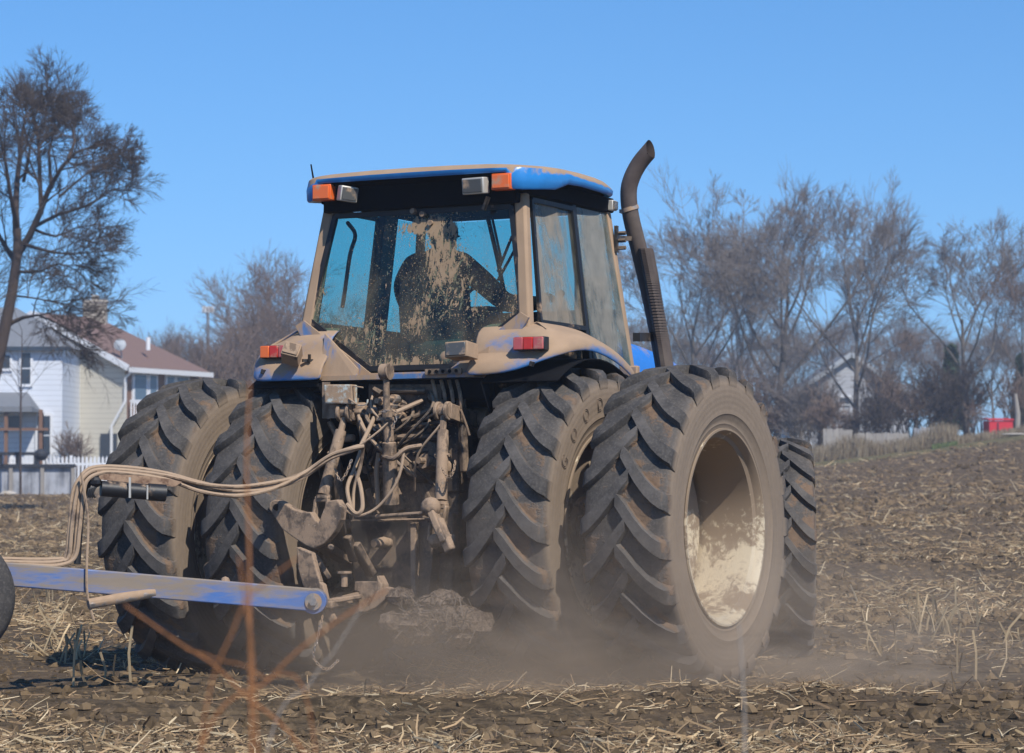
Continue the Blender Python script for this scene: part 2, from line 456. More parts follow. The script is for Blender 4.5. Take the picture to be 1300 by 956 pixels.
# ------------------------------------------------------------------ ground
class VN:
    def __init__(s, seed): s.t = np.random.default_rng(seed).random((256, 256))
    def __call__(s, x, y):
        xi = np.floor(x).astype(int); yi = np.floor(y).astype(int); fx = x - xi; fy = y - yi
        fx = fx * fx * (3 - 2 * fx); fy = fy * fy * (3 - 2 * fy); t = s.t
        a = t[xi & 255, yi & 255]; b = t[(xi + 1) & 255, yi & 255]; c = t[xi & 255, (yi + 1) & 255]; d = t[(xi + 1) & 255, (yi + 1) & 255]
        return (a * (1 - fx) + b * fx) * (1 - fy) + (c * (1 - fx) + d * fx) * fy - .5
vn = VN(3); vn2 = VN(8)
def sstep(x, a, b):
    t = np.clip((x - a) / (b - a), 0, 1); return t * t * (3 - 2 * t)
def gh(X, Y, detail=True):
    X = np.asarray(X, float); Y = np.asarray(Y, float)
    g = .32 + 1.02 * np.power(np.clip((np.clip(X, -17, 21) + 17) / 28, 0, 2), 2.8)
    f = sstep(Y, 26, 118)
    h = g * f
    h = h + .05 * sstep(Y, 112, 118)
    if detail:
        fade = 1 - sstep(Y, 100, 135)
        near = 1 + 0 * Y
        amp = (.028 + .035 * sstep(Y, 24, 40)) * fade
        h = h + amp * (vn(X * 1.1, Y * .8) * 1.6 + vn2(X * 3.3, Y * 3.1) * 1.0 + vn(X * 8.5 + 9, Y * 8) * .7 + vn2(X * 21, Y * 20) * .35)
        # low ridge of turned soil in front of the wheels
        h = h + .05 * np.exp(-((Y - 17.2 - .3 * np.sin(X)) / .35) ** 2) * (1 + vn(X * 4, Y * 4))
    return h

ang = np.concatenate([np.radians(np.linspace(-178, -14, 60)), np.radians(np.linspace(-13.5, 13.5, 620)), np.radians(np.linspace(14, 178, 60))])
rad = np.concatenate([np.geomspace(.4, 11.5, 14), np.geomspace(12, 135, 620), np.geomspace(140, 900, 26)])
A_, R_ = np.meshgrid(ang, rad)
GX = R_ * np.sin(A_); GY = R_ * np.cos(A_)
GZ = gh(GX, GY)
nv = ang.size; nr = rad.size
verts = np.stack([GX, GY, GZ], -1).reshape(-1, 3)
i, j = np.meshgrid(np.arange(nr - 1), np.arange(nv - 1), indexing='ij')
faces = np.stack([i * nv + j, (i + 1) * nv + j, (i + 1) * nv + j + 1, i * nv + j + 1], -1).reshape(-1, 4)
close = np.stack([np.arange(nr - 1) * nv + nv - 1, np.arange(1, nr) * nv + nv - 1, np.arange(1, nr) * nv, np.arange(nr - 1) * nv], -1)
faces = np.concatenate([faces, close])
def np_mesh(name, verts, faces, mat, smooth=False, tint=None):
    me = bpy.data.meshes.new(name)
    me.vertices.add(len(verts)); me.vertices.foreach_set('co', np.asarray(verts, np.float32).ravel())
    k = faces.shape[1]
    me.loops.add(faces.size); me.loops.foreach_set('vertex_index', faces.astype(np.int32).ravel())
    me.polygons.add(len(faces)); me.polygons.foreach_set('loop_start', np.arange(0, faces.size, k, dtype=np.int32))
    me.update(calc_edges=True)
    if smooth: me.shade_smooth()
    else: me.shade_flat()
    if tint is not None:
        ca = me.color_attributes.new('tint', 'FLOAT_COLOR', 'POINT')
        ca.data.foreach_set('color', np.concatenate([tint, np.ones((len(tint), 1))], 1).astype(np.float32).ravel())
    me.materials.append(MATS[mat])
    return me
def np_obj(name, me, parent=None):
    o = bpy.data.objects.new(name, me); COL.objects.link(o)
    if parent is not None: o.parent = parent
    MW[o.name] = MW[parent.name].copy() if parent is not None else Matrix.Identity(4)
    return o
g = np_obj('ground', np_mesh('ground', verts, faces, 'soil', True)); tag(g, kind='structure')

# tubes in bulk: P (N,k,3), r (N,k), n sides
def tubes_np(P, r, n=3):
    N, k, _ = P.shape
    d = np.empty_like(P); d[:, 1:-1] = P[:, 2:] - P[:, :-2]; d[:, 0] = P[:, 1] - P[:, 0]; d[:, -1] = P[:, -1] - P[:, -2]
    d /= np.linalg.norm(d, axis=-1, keepdims=True) + 1e-9
    ref = np.where(np.abs(d[:, :1, 2:3]) > .9, np.array([[[0, 1., 0]]]), np.array([[[0, 0, 1.]]]))
    a = np.cross(d, np.broadcast_to(ref, d.shape)); a /= np.linalg.norm(a, axis=-1, keepdims=True) + 1e-9
    b = np.cross(d, a)
    t = np.arange(n) * 2 * pi / n
    V = P[:, :, None] + (a[:, :, None] * np.cos(t)[:, None] + b[:, :, None] * np.sin(t)[:, None]) * r[:, :, None, None]
    V = V.reshape(-1, 3)
    base = (np.arange(N) * k * n)[:, None, None]; ii = (np.arange(k - 1) * n)[None, :, None]; jj = np.arange(n)[None, None, :]
    j2 = (jj + 1) % n
    Fq = np.stack([base + ii + jj, base + ii + j2, base + ii + n + j2, base + ii + n + jj], -1).reshape(-1, 4)
    return V, Fq

# residue of the maize crop: broken stalks, husks and leaves lying about
def scatter(n, d0, d1, wmul=1.0):
    u = rng.random(n); Y = (1 / d0 - u * (1 / d0 - 1 / d1)) ** -1
    X = Y * (rng.random(n) * 2 - 1) * .195 * wmul
    return X, Y
def residue(n, d0, d1, seed):
    X, Y = scatter(n, d0, d1)
    patch = 1.3 * vn(X * .9 + 40, Y * .5) + .8 * vn2(X * 3.5, Y * 2.2)
    keep = rng.random(n) < np.clip(.50 + patch * 1.9, .05, 1); X, Y = X[keep], Y[keep]; n = len(X)
    L = rng.gamma(1.8, .032, n) + .02; L *= 1 + .02 * np.clip(Y - 20, 0, 60)
    th = rng.random(n) * 2 * pi; tilt = rng.normal(0, .22, n); tilt[rng.random(n) < .05] += .7
    dirv = np.stack([np.cos(th) * np.cos(tilt), np.sin(th) * np.cos(tilt), np.abs(np.sin(tilt))], -1)
    bend = rng.normal(0, .25, (n, 3)) * L[:, None]
    P0 = np.stack([X, Y, gh(X, Y) + .008 + rng.random(n) * .02], -1)
    P = np.stack([P0, P0 + dirv * L[:, None] * .5 + bend * .25, P0 + dirv * L[:, None] + bend * .1], 1)
    r = (.0018 + .0058 * rng.random(n) ** 3) * (1 + .018 * np.clip(Y - 20, 0, 60))
    r = np.repeat(r[:, None], 3, 1) * np.array([1, 1, .7])
    V, Fq = tubes_np(P, r, 3)
    base = np.array([[.50, .37, .21], [.36, .25, .14], [.62, .50, .32], [.22, .15, .09], [.42, .29, .16]])
    tint = base[rng.integers(0, 5, n)] * (.7 + .5 * rng.random((n, 1)))
    tint = np.repeat(tint, 9, 0)
    return V, Fq, tint
vs, fs, ts, off = [], [], [], 0
for (n_, a_, b_) in ((24000, 13.5, 27), (42000, 25, 60), (36000, 55, 112)):
    V, Fq, t_ = residue(n_, a_, b_, 0); vs.append(V); fs.append(Fq + off); ts.append(t_); off += len(V)
# standing stubble in clumps
cl = []
for (px, D, n_) in ((72, 21.5, 8), (98, 21.0, 7), (1170, 25, 9), (1195, 24.5, 9), (1240, 26, 5), (1120, 22, 5), (60, 30, 6), (1275, 23, 4), (1225, 19.5, 4), (130, 19, 5)):
    c = at(px, 600, D)
    for _ in range(n_): cl.append((c.x + random.gauss(0, .10), D + random.gauss(0, .25), random.uniform(.15, .42)))
cl = np.array(cl); n = len(cl)
th = rng.random(n) * 2 * pi; lean = rng.normal(.35, .3, n)
dv = np.stack([np.cos(th) * np.sin(lean), np.sin(th) * np.sin(lean), np.cos(lean)], -1)
P0 = np.stack([cl[:, 0], cl[:, 1], gh(cl[:, 0], cl[:, 1]) - .02], -1)
kink = rng.normal(0, .12, (n, 3)) * cl[:, 2:3] * np.array([1, 1, -.6])
P = np.stack([P0, P0 + dv * cl[:, 2:3] * .55, P0 + dv * cl[:, 2:3] + kink], 1)
V, Fq = tubes_np(P, np.repeat((.005 + .006 * rng.random((n, 1))), 3, 1), 3)
vs.append(V); fs.append(Fq + off); ts.append(np.repeat(np.array([[.52, .40, .24]]) * (.6 + .5 * rng.random((n, 1))), 9, 0)); off += len(V)
o = np_obj('crop_residue', np_mesh('crop_residue', np.concatenate(vs), np.concatenate(fs), 'residue', False, np.concatenate(ts)))
tag(o, 'pale broken maize stalks and husks strewn over the tilled soil', 'crop residue', kind='stuff')

# clods
def clods(n, d0, d1, s0, s1):
    X, Y = scatter(n, d0, d1)
    patch = vn2(X * .9 + 4, Y * .7)
    keep = rng.random(n) < np.clip(.6 + patch * 1.5, .1, 1); X, Y = X[keep], Y[keep]; n = len(X)
    base = []
    for i_ in range(3):
        for j_ in range(6): base.append((sin(pi * (i_ + .6) / 3.2) * cos(j_ * pi / 3 + i_ * .5), sin(pi * (i_ + .6) / 3.2) * sin(j_ * pi / 3 + i_ * .5), cos(pi * (i_ + .6) / 3.2)))
    base = np.array(base + [(0, 0, 1.05), (0, 0, -.9)])
    s = (s0 + (s1 - s0) * rng.random(n) ** 3)
    V = base[None] * (1 + rng.normal(0, .28, (n, 20, 1))) * s[:, None, None] * np.array([1.1, 1.1, .75])
    a = rng.random(n) * 6.28
    V = np.stack([V[..., 0] * np.cos(a)[:, None] - V[..., 1] * np.sin(a)[:, None], V[..., 0] * np.sin(a)[:, None] + V[..., 1] * np.cos(a)[:, None], V[..., 2]], -1)
    V += np.stack([X, Y, gh(X, Y) + s * .15], -1)[:, None]
    f = []
    for i_ in range(2):
        for j_ in range(6):
            a_, b_, c_, d_ = i_ * 6 + j_, i_ * 6 + (j_ + 1) % 6, (i_ + 1) * 6 + (j_ + 1) % 6, (i_ + 1) * 6 + j_
            f += [(a_, d_, b_), (b_, d_, c_)]
    for j_ in range(6): f += [(18, j_, (j_ + 1) % 6), (19, 12 + (j_ + 1) % 6, 12 + j_)]
    f = np.array(f)
    Fq = (f[None] + (np.arange(n) * 20)[:, None, None]).reshape(-1, 3)
    t_ = np.array([.125, .088, .050])[None] * (.6 + 1.0 * rng.random((n, 1)))
    return V.reshape(-1, 3), Fq, np.repeat(t_, 20, 0)
vs, fs, ts, off = [], [], [], 0
for args in ((8000, 13.5, 28, .008, .045), (18000, 26, 60, .010, .065), (12000, 55, 112, .02, .11)):
    V, Fq, t_ = clods(*args); vs.append(V); fs.append(Fq + off); ts.append(t_); off += len(V)
o = np_obj('soil_clods', np_mesh('soil_clods', np.concatenate(vs), np.concatenate(fs), 'clod', False, np.concatenate(ts)))
tag(o, 'dark crumbly soil clods turned up across the field', 'soil clods', kind='stuff')
# ------------------------------------------------------------------ tractor
tr = thing('tractor', 'dusty blue farm tractor with dual rear wheels, seen from behind as it works the field', 'tractor', M_TR)
def TP(name, mb, mat, parent=None, **k): return mb.build(name, mat, parent or tr, **k)
def hw(z): return .84 - (z - 2.3) * .125
def yr(z): return -.36 + .147 * (z - 2.3)

# tyres -------------------------------------------------------------
def tyre_mesh(name, R, half, rim, hgt, nl, lugw, drop, mat, seg=96, bev=True):
    b = MB(); k = half / .29; q = (R - rim) / (1.018 - .60)
    base = R - hgt
    prof = [(-.235 * k, rim - .01 * q), (-.247 * k, rim + .022 * q), (-.249 * k, rim + .034 * q), (-.255 * k, rim + .045 * q), (-.253 * k, rim + .055 * q), (-.274 * k, rim + .10 * q), (-.279 * k, rim + .106 * q), (-.277 * k, rim + .115 * q), (-.285 * k, rim + .19 * q), (-.283 * k, rim + .27 * q), (-.272 * k, rim + .325 * q), (-.255 * k, base - .022), (-.20 * k, base - .010), (-.1 * k, base - .002), (0, base)]
    prof = prof + [(-a, r) for a, r in prof[-2::-1]]
    prof += [(.20 * k, rim + .02), (-.20 * k, rim + .02)]
    b.lathe(prof, seg, closed=True)
    for sg in (-1, 1):
        for i in range(nl):
            phi0 = 2 * pi * (i + (.5 if sg > 0 else 0)) / nl
            secs = []
            S = [-.035, .03, .09, .15, .205, .25, .278, .292, .298]
            for si, s_ in enumerate(S):
                ss = max(0, s_ / .29)
                phi = phi0 - drop * (1 - max(0, 1 - ss) ** 1.55) if s_ > 0 else phi0 + .035
                x = sg * s_ * k
                rt = R - .028 * q * ss * ss
                w = lugw * (.80 if si == 0 else 1.0)
                rb = base - .03
                if si == 6: rt -= .02 * q
                if si == 7: rt = base - .012; rb = rt - .05; x = sg * .284 * k
                if si == 8: rt = base - .055; rb = rt - .03; x = sg * .281 * k
                wt = w * .74; ch = .009
                row = []
                for (da, r) in ((-w, rb), (-w * .84, rt - ch * 1.2), (-wt, rt), (wt, rt), (w * .84, rt - ch * 1.2), (w, rb)):
                    a = phi + da
                    row.append((x, -r * cos(a), r * sin(a)))
                secs.append(row)
            if sg < 0: secs = [r[::-1] for r in secs]
            b.ring_loft(secs)
    return b
tyre_mb = tyre_mesh('tyre', 1.018, .29, .60, .054, 21, .066, .285, 'rubber_rear')
ftyre_mb = tyre_mesh('tyre', .80, .205, .42, .042, 20, .062, .26, 'rubber_front')

def rim_mb(side=1):
    """outer flange toward +x * side, deep barrel"""
    b = MB()
    p = [(.232, .600), (.250, .618), (.262, .616), (.262, .604), (.245, .592), (.215, .582), (.20, .560), (.15, .552), (.03, .548), (-.12, .552), (-.17, .560), (-.20, .580), (-.235, .592), (-.250, .612), (-.240, .612), (-.225, .598), (-.19, .59), (-.12, .565), (.15, .565), (.21, .59)]
    b.lathe([(a * side, r) for a, r in p], 96, closed=True)
    return b
def disc_mb(side=1, dx=-.185, hub=.16):
    b = MB()
    b.lathe([(side * (dx - .01), .10), (side * dx, .10), (side * (dx), .30), (side * (dx + .045), .40), (side * (dx + .04), .50), (side * (dx - .0), .552), (side * (dx - .015), .552), (side * (dx + .02), .49), (side * (dx + .03), .40), (side * (dx - .015), .30)], 64, closed=True)
    return b
def hub_mb(side=1, dx=-.23):
    b = MB()
    b.lathe([(side * (dx - .03), .0), (side * (dx - .03), .20), (side * (dx + .04), .20), (side * (dx + .05), .13), (side * (dx + .13), .12), (side * (dx + .15), .08), (side * (dx + .15), .0)], 28)
    for k in range(10):
        t = k * 2 * pi / 10; b.cyl((side * (dx + .03), .165 * cos(t), .165 * sin(t)), (side * (dx + .065), .165 * cos(t), .165 * sin(t)), .016, 6)
    return b
meshes = {}
def shared(key, mb, mat, **k):
    if key not in meshes:
        o = mb.build(key, mat, None, **k); meshes[key] = o.data; bpy.data.objects.remove(o)
    return meshes[key]
TY = shared('tyre', tyre_mb, 'rubber_rear', smooth=38); FT = shared('front_tyre', ftyre_mb, 'rubber_front', smooth=38)
def child(name, me, parent, loc=(0, 0, 0), rot=(0, 0, 0)):
    o = bpy.data.objects.new(name, me); COL.objects.link(o); o.parent = parent; o.location = loc; o.rotation_euler = rot
    MW[o.name] = MW[parent.name] @ Matrix.LocRotScale(Vector(loc), Matrix.Rotation(rot[0], 3, 'X').to_quaternion(), None)
    return o
RIMR = shared('rimR', rim_mb(1), 'rim_cream'); RIML = shared('rimL', rim_mb(-1), 'rim_cream')
DR = shared('discR', disc_mb(1), 'rim_cream'); DL = shared('discL', disc_mb(-1), 'rim_cream')
DRi = shared('discRi', disc_mb(1, .08), 'rim_cream'); DLi = shared('discLi', disc_mb(-1, .08), 'rim_cream')
HR = shared('hubR', hub_mb(1), 'tan_iron'); HL = shared('hubL', hub_mb(-1), 'tan_iron'); HRi = shared('hubRi', hub_mb(1, .08), 'tan_iron'); HLi = shared('hubLi', hub_mb(-1, .08), 'tan_iron')
wheels = {}
for (x, rot, dm, hm, rm, key) in ((1.765, .02, DR, HR, RIMR, 'ro'), (.955, .22, DRi, HRi, RIMR, 'ri'), (-.955, .03, DLi, HLi, RIML, 'li'), (-1.765, .17, DL, HL, RIML, 'lo')):
    w = child('rear_wheel', dm, tr, (x, 0, AX), (rot, 0, 0)); wheels[key] = w
    child('tyre', TY, w); child('rim', rm, w); child('hub', hm, w)
# writing on the sidewall of the inner right tyre
def letters(txt, w, xo, rad, mid, size, gap, rotw):
    for k, ch in enumerate(txt):
        cu = bpy.data.curves.new('letter', 'FONT'); cu.body = ch; cu.size = size; cu.fill_mode = 'NONE'; cu.bevel_depth = .0016; cu.align_x = 'CENTER'; cu.align_y = 'CENTER'
        tmp = bpy.data.objects.new('tmp', cu); COL.objects.link(tmp)
        me = bpy.data.meshes.new_from_object(tmp.evaluated_get(bpy.context.evaluated_depsgraph_get())); bpy.data.objects.remove(tmp)
        a = mid - k * gap - rotw     # angle measured from +y toward +z, in the wheel's own frame
        # letter's x axis runs along decreasing angle (clockwise seen from outside), its y axis radially outwards
        er = Vector((0, cos(a), sin(a))); et = Vector((0, sin(a), -cos(a)))
        # seen from outside right, travel from the rear top toward the front
        M = Matrix((( 0, 0, 1, 0), (et.y, er.y, 0, 0), (et.z, er.z, 0, 0), (0, 0, 0, 1)))
        me.transform(Matrix.Translation(Vector((xo, 0, 0)) + er * rad) @ M)
        me.materials.clear(); me.materials.append(MATS['brown_iron'])
        o = bpy.data.objects.new('letter', me); COL.objects.link(o); o.parent = w; MW[o.name] = MW[w.name]
letters('GOODYEAR', wheels['ri'], .2868, .79, radians(150), .115, radians(15.5), .22)

# axles
b = MB(); b.cyl((-1.72, 0, AX), (1.72, 0, AX), .055, 20)
for s in (-1, 1): b.lathe([(s * .30, .19), (s * .5, .16), (s * .58, .11), (s * .62, .11)], 24, c=(0, 0, AX)); b.lathe([(s * 1.22, .05), (s * 1.22, .125), (s * 1.30, .15), (s * 1.34, .15), (s * 1.40, .10), (s * 1.5, .09), (s * 1.5, .05)], 24, c=(0, 0, AX))
TP('rear_axle', b, 'tan_iron')

# front wheels and axle
for s in (1, -1):
    b = MB(); b.lathe([(s * (-.02), .0), (s * (-.02), .2), (s * .03, .28), (s * .0, .36), (s * -.02, .385), (s * -.035, .36), (s * -.0, .27), (s * -.05, .2), (s * -.05, 0)], 40)
    w = b.build('front_wheel', 'rim_cream', tr); w.location = (1.18, 3.0, .84) if s > 0 else (-1.2, 2.9, .84); w.rotation_euler = (.1, 0, .43)
    child('tyre', FT, w)
    b = MB(); b.lathe([(s * a, r) for a, r in ((.16, .42), (.18, .435), (.19, .43), (.15, .40), (.10, .385), (-.10, .385), (-.15, .40), (-.19, .43), (-.18, .435), (-.14, .42), (0, .40))], 56, closed=True)
    r_ = b.build('rim', 'rim_cream', w)
b = MB(); b.bar((-.95, 2.93, .85), (.95, 2.93, .85), .16, .18); b.box((0, 2.7, .85), (.3, .5, .25))
TP('front_axle', b, 'brown_iron', bevel=.02)

# chassis / transmission ---------------------------------------------
b = MB()
b.box((0, .15, 1.10), (.62, 1.0, .72)); b.box((0, -.22, 1.45), (.66, .3, .5)); b.box((0, 1.6, .95), (.5, 2.2, .45)); b.box((0, -.1, .78), (.5, .7, .3))
b.box((.05, -.40, 1.25), (.34, .08, .5)); b.box((-.12, -.38, .85), (.58, .16, .42)); b.box((.30, -.43, .80), (.1, .12, .55))
b.lathe([(-.46, .16), (-.5, .14), (-.5, 0)], 20, 'y', (.1, 0, 1.42))
b.box((0, 1.2, .55), (.9, 1.2, .3)); b.box((.55, 1.3, .8), (.35, .9, .5)); b.box((-.55, 1.3, .8), (.35, .9, .5))
TP('transmission_housing', b, 'brown_iron', bevel=.015)
b = MB()
b.box((0, -.2, 1.86), (1.26, .5, .13)); b.box((0, -.02, 1.6), (1.2, .1, .62))
TP('cab_underside', b, 'black')

# hood
b = MB(); rows = []
for (y, z, w, zs) in ((1.25, 2.30, .42, 1.5), (1.9, 2.33, .43, 1.5), (2.45, 2.325, .43, 1.5), (2.9, 2.28, .41, 1.45), (3.4, 2.17, .38, 1.4), (3.8, 2.02, .34, 1.35), (3.9, 1.8, .30, 1.3)):
    row = []
    for t in range(13):
        a = pi * t / 12; cx = -cos(a); sx = sin(a)
        xx = w * (abs(cx) ** .45) * (1 if cx > 0 else -1); zz = zs + (z - zs) * (abs(sx) ** .32)
        row.append((xx, y, zz))
    rows.append(row)
b.grid(rows); k = 13; b.f.append(tuple(6 * k + t for t in range(13)))
TP('hood', b, 'blue_hood', smooth=40, solid=.01)
b = MB(); b.box((0, 3.2, 1.25), (.5, 1.3, .35)); b.box((0, 3.95, 1.1), (.45, .35, .5)); b.box((0, 2.5, 1.45), (.6, 2.2, .3))
TP('engine', b, 'dark_iron', bevel=.02)

# cab ----------------------------------------------------------------
def side_poly(s, pts, dx=0): return [(s * (hw(z) + dx), y, z) for y, z in pts]
for s in (-1, 1):
    b = MB()
    top = (s * (hw(3.1) - .035), yr(3.1) + .02, 3.12); bot = (s * (hw(2.1) - .035), yr(2.1) + .0, 2.1)
    b.bar(bot, top, .085, .075, up=(0, 1, 0))
    TP('corner_pillar', b, 'pillar_tan', bevel=.018)
    b = MB(); b.bar((s * (hw(2.1) - .03), .48 + (.06 if s < 0 else 0), 2.05), (s * (hw(3.1) - .03), .48 + (.06 if s < 0 else 0), 3.12), .05, .05 if s > 0 else .19, up=(0, 1, 0)); 
    TP('door_pillar', b, 'black_plastic', bevel=.008)
    b = MB(); b.bar((s * (hw(1.6) - .03), 1.19, 1.5), (s * (hw(3.1) - .03), 1.0, 3.14), .055, .055, up=(0, 1, 0))
    TP('front_pillar', b, 'pillar_tan' if s > 0 else 'black_plastic', bevel=.01)
    # quarter window with dark seal
    pts = [(-.22, 2.285), (.44, 2.285), (.44, 3.08), (-.15, 3.08)]
    b = MB(); b.prism(side_poly(s, pts, -.012), (-s * .006, 0, 0)); g_ = TP('quarter_window', b, 'side_glass' if s > 0 else 'clean_glass', smooth=0)
    b = MB()
    for a_, c_ in zip(side_poly(s, pts, -.004), side_poly(s, pts[1:] + pts[:1], -.004)): b.bar(a_, c_, .03, .022, up=(s, 0, 0))
    TP('window_seal', b, 'black_plastic')
    pts = [(.52, 2.02), (1.14, 1.72), (.985, 3.10), (.52, 3.10)]
    b = MB(); b.prism(side_poly(s, pts, -.012), (-s * .006, 0, 0)); TP('door_window', b, 'door_glass' if s > 0 else 'clean_glass', smooth=0)
b = MB()
for (z, h) in ((3.16, .10),):
    b.box((0, .38, z), (1.50, 1.36, h))
b.box((0, -.29, 3.14), (1.44, .06, .18))
TP('headliner', b, 'black', bevel=.01)
b = MB(); b.box((0, .35, 1.90), (1.55, 1.5, .08)); b.box((0, 1.12, 1.9), (1.4, .1, .5)); b.box((-.62, .5, 2.08), (.28, .8, .30)); b.box((.58, .45, 2.10), (.32, .8, .36))
TP('cab_floor', b, 'black_plastic', bevel=.02)
b = MB(); b.box((0, 1.08, 2.28), (1.5, .10, .36)); b.box((-.35, .98, 2.40), (.5, .2, .2)); TP('dashboard', b, 'black_plastic', bevel=.03)
b = MB(); b.box((-.79, .40, 2.12), (.05, 1.3, .42)); TP('side_trim', b, 'black_plastic')
b = MB(); pts = [(-.80, 2.1), (.80, 2.1), (.72, 3.1), (-.72, 3.1)]
b.prism([(x, 1.16 - (z - 2.1) * .12, z) for x, z in pts], (0, .006, 0)); TP('windscreen', b, 'clean_glass', smooth=0)
# rear window
oct_ = [(-.655, 3.03), (-.785, 2.34), (-.30, 2.005), (.30, 2.005), (.785, 2.34), (.655, 3.03)]
def rp(x, z, dy=0): return (x, yr(z) + dy, z)
b = MB(); b.prism([rp(x, z, -.02) for x, z in oct_], (0, .006, 0)); rw = TP('rear_window', b, 'rear_glass', smooth=0)
b = MB()
for (p, q) in zip(oct_, oct_[1:] + oct_[:1]): b.bar(rp(*p, -.012), rp(*q, -.012), .034, .03, up=(0, 1, 0))
TP('rear_window_seal', b, 'black_plastic')
# wiper motor, handle bumps on the glass
for px, py in ((537, 272), (547, 283), (525, 268)):
    b = MB(); p = U(px, py, 1, -.29); b.cyl(p + Vector((0, -.02, 0)), p + Vector((0, .02, 0)), .018, 12); TP('window_knob', b, 'tan_iron')
b = MB(); b.ball(U(566, 453, 1, -.40), .040, 10, (1.2, .5, 1)); TP('window_latch', b, 'tan_iron')
b = MB(); b.bar(U(620, 250, 1, -.34), U(614, 266, 1, -.33), .025, .02); TP('wiper_motor', b, 'tan_iron')
# wipers behind glass / lift handle
b = MB(); y_ = .35
b.tube(bez([(-.60, yr(2.98) + .06, 2.99), (-.66, .0, 2.93), (-.70, .0, 2.80), (-.74, .0, 2.55), (-.77, .02, 2.45)], 16), .014, 8)
TP('grab_rail', b, 'black_plastic')
b = MB(); b.tube([U(618, 270, 1, .9), U(632, 330, 1, 1.0), U(640, 372, 1, 1.05)], .016, 6); b.tube([U(650, 300, 1, 1.05), U(632, 345, 1, 1.05)], .010, 6); b.tube([U(653, 318, 1, 1.05), U(632, 356, 1, 1.05)], .010, 6); b.tube([U(623, 268, 1, .92), U(637, 332, 1, 1.0)], .009, 6)
TP('windscreen_wiper', b, 'black')
# interior
b = MB(); b.box((-.13, .30, 2.15), (.50, .50, .14)); TP('seat_cushion', b, 'seat_cloth', bevel=.04)
b = MB(); rows = []
for z in (2.2, 2.3, 2.45, 2.58, 2.64):
    row = []
    for t in range(11):
        u = -1 + 2 * t / 10; wz = .25 - .03 * max(0, (z - 2.5) / .14); row.append((u * wz - .13, .06 + .05 * abs(u) ** 2 - (z - 2.2) * .12, z + (-.03 * u * u if z > 2.6 else 0)))
    rows.append(row)
b.grid(rows); TP('seat_back', b, 'seat_cloth', solid=-.09, smooth=60, bevel=.02)
b = MB(); b.tube([(.0, .95, 2.0), (0, .72, 2.42)], .04, 10); TP('steering_column', b, 'black_plastic')
b = MB()
for k in range(24):
    a = 2 * pi * k / 24; a2 = 2 * pi * (k + 1) / 24
    f_ = lambda a: Vector((.2 * cos(a), .70 - .12 * sin(a), 2.45 + .16 * sin(a)))
    b.tube([f_(a), f_(a2)], .014, 6, cap=False)
b.bar((-.19, .70, 2.45), (.19, .70, 2.45), .03, .02)
TP('steering_wheel', b, 'black_plastic')
b = MB(); b.box((.60, .55, 2.36), (.16, .40, .10), (.1, 0, 0)); b.tube([(.56, .60, 2.4), (.56, .64, 2.52)], .012, 6); b.ball((.56, .64, 2.54), .025); b.box((.62, .95, 2.55), (.2, .08, .24)); b.tube([(.62, .95, 2.1), (.62, .95, 2.45)], .02, 6)
TP('side_console', b, 'seat_cloth', bevel=.01)

# roof ---------------------------------------------------------------
half = [(0, -.445), (.3, -.445), (.60, -.44), (.70, -.43), (.735, -.42), (.80, -.385), (.85, -.31), (.875, -.2), (.88, -.08), (.88, .03), (.878, .12), (.872, .35), (.86, .60), (.845, .76), (.80, .93), (.68, 1.03), (.4, 1.08), (0, 1.10)]
zb = [3.232, 3.232, 3.232, 3.232, 3.125, 3.12, 3.125, 3.135, 3.145, 3.175, 3.200, 3.208, 3.205, 3.205, 3.205, 3.20, 3.2, 3.2]
zt = [3.300, 3.298, 3.29, 3.285, 3.283, 3.28, 3.28, 3.285, 3.29, 3.295, 3.297, 3.30, 3.297, 3.29, 3.28, 3.28, 3.28, 3.28]
full = [(x, y, a, c) for (x, y), a, c in zip(half, zb, zt)] + [(-x, y, a, c) for (x, y), a, c in list(zip(half, zb, zt))[-2:0:-1]]
cx_, cy_ = 0, .33
def ring(inset, fz):
    out = []
    for (x, y, a, c) in full:
        d = Vector((x - cx_, y - cy_)); L = d.length; d = d / L * (L - inset)
        out.append((cx_ + d.x, cy_ + d.y, fz(a, c)))
    return out
rings = [ring(.05, lambda a, c: a + .01), ring(.012, lambda a, c: a), ring(0, lambda a, c: a + .012), ring(-.004, lambda a, c: (a + c) / 2), ring(.010, lambda a, c: c - .018), ring(.035, lambda a, c: c), ring(.16, lambda a, c: c + .016), ring(.40, lambda a, c: 3.325)]
b = MB(); b.ring_loft(rings, False, True)
TP('roof', b, 'blue_roof', smooth=40)
b = MB(); b.ring_loft([ring(.04, lambda a, c: max(a, 3.2) + .012), ring(.04, lambda a, c: max(a, 3.2) + .03)]); TP('roof_lining', b, 'black')
# lamps on the roof and fenders
def boxlamp(name, c, size, mats, rot=None, parent=None):
    b = MB(); b.box(c, size, rot); o = TP(name, b, mats[0], bevel=.006)
    b = MB(); R_ = (Matrix.Rotation(rot[2], 3, 'Z') @ Matrix.Rotation(rot[1], 3, 'Y') @ Matrix.Rotation(rot[0], 3, 'X')) if rot else Matrix.Identity(3)
    cc = Vector(c) + R_ @ Vector((0, -size[1] / 2 - .004, 0)); b.box(cc, (size[0] * .86, .012, size[2] * .80), rot); l = b.build('lens', mats[1], o, bevel=.003)
    return o, l
for s in (-1, 1):
    boxlamp('turn_signal', (s * .665, -.40, 3.172), (.14, .07, .105), ('amber_lens', 'orange_lens'), (0, 0, 0))
boxlamp('work_lamp', (.475, -.42, 3.155), (.165, .07, .105), ('chrome_frame', 'clear_lens'), (.1, 0, -.1))
boxlamp('work_lamp', (-.485, -.40, 3.155), (.12, .07, .10), ('chrome_frame', 'clear_lens'), (.1, .1, .9))
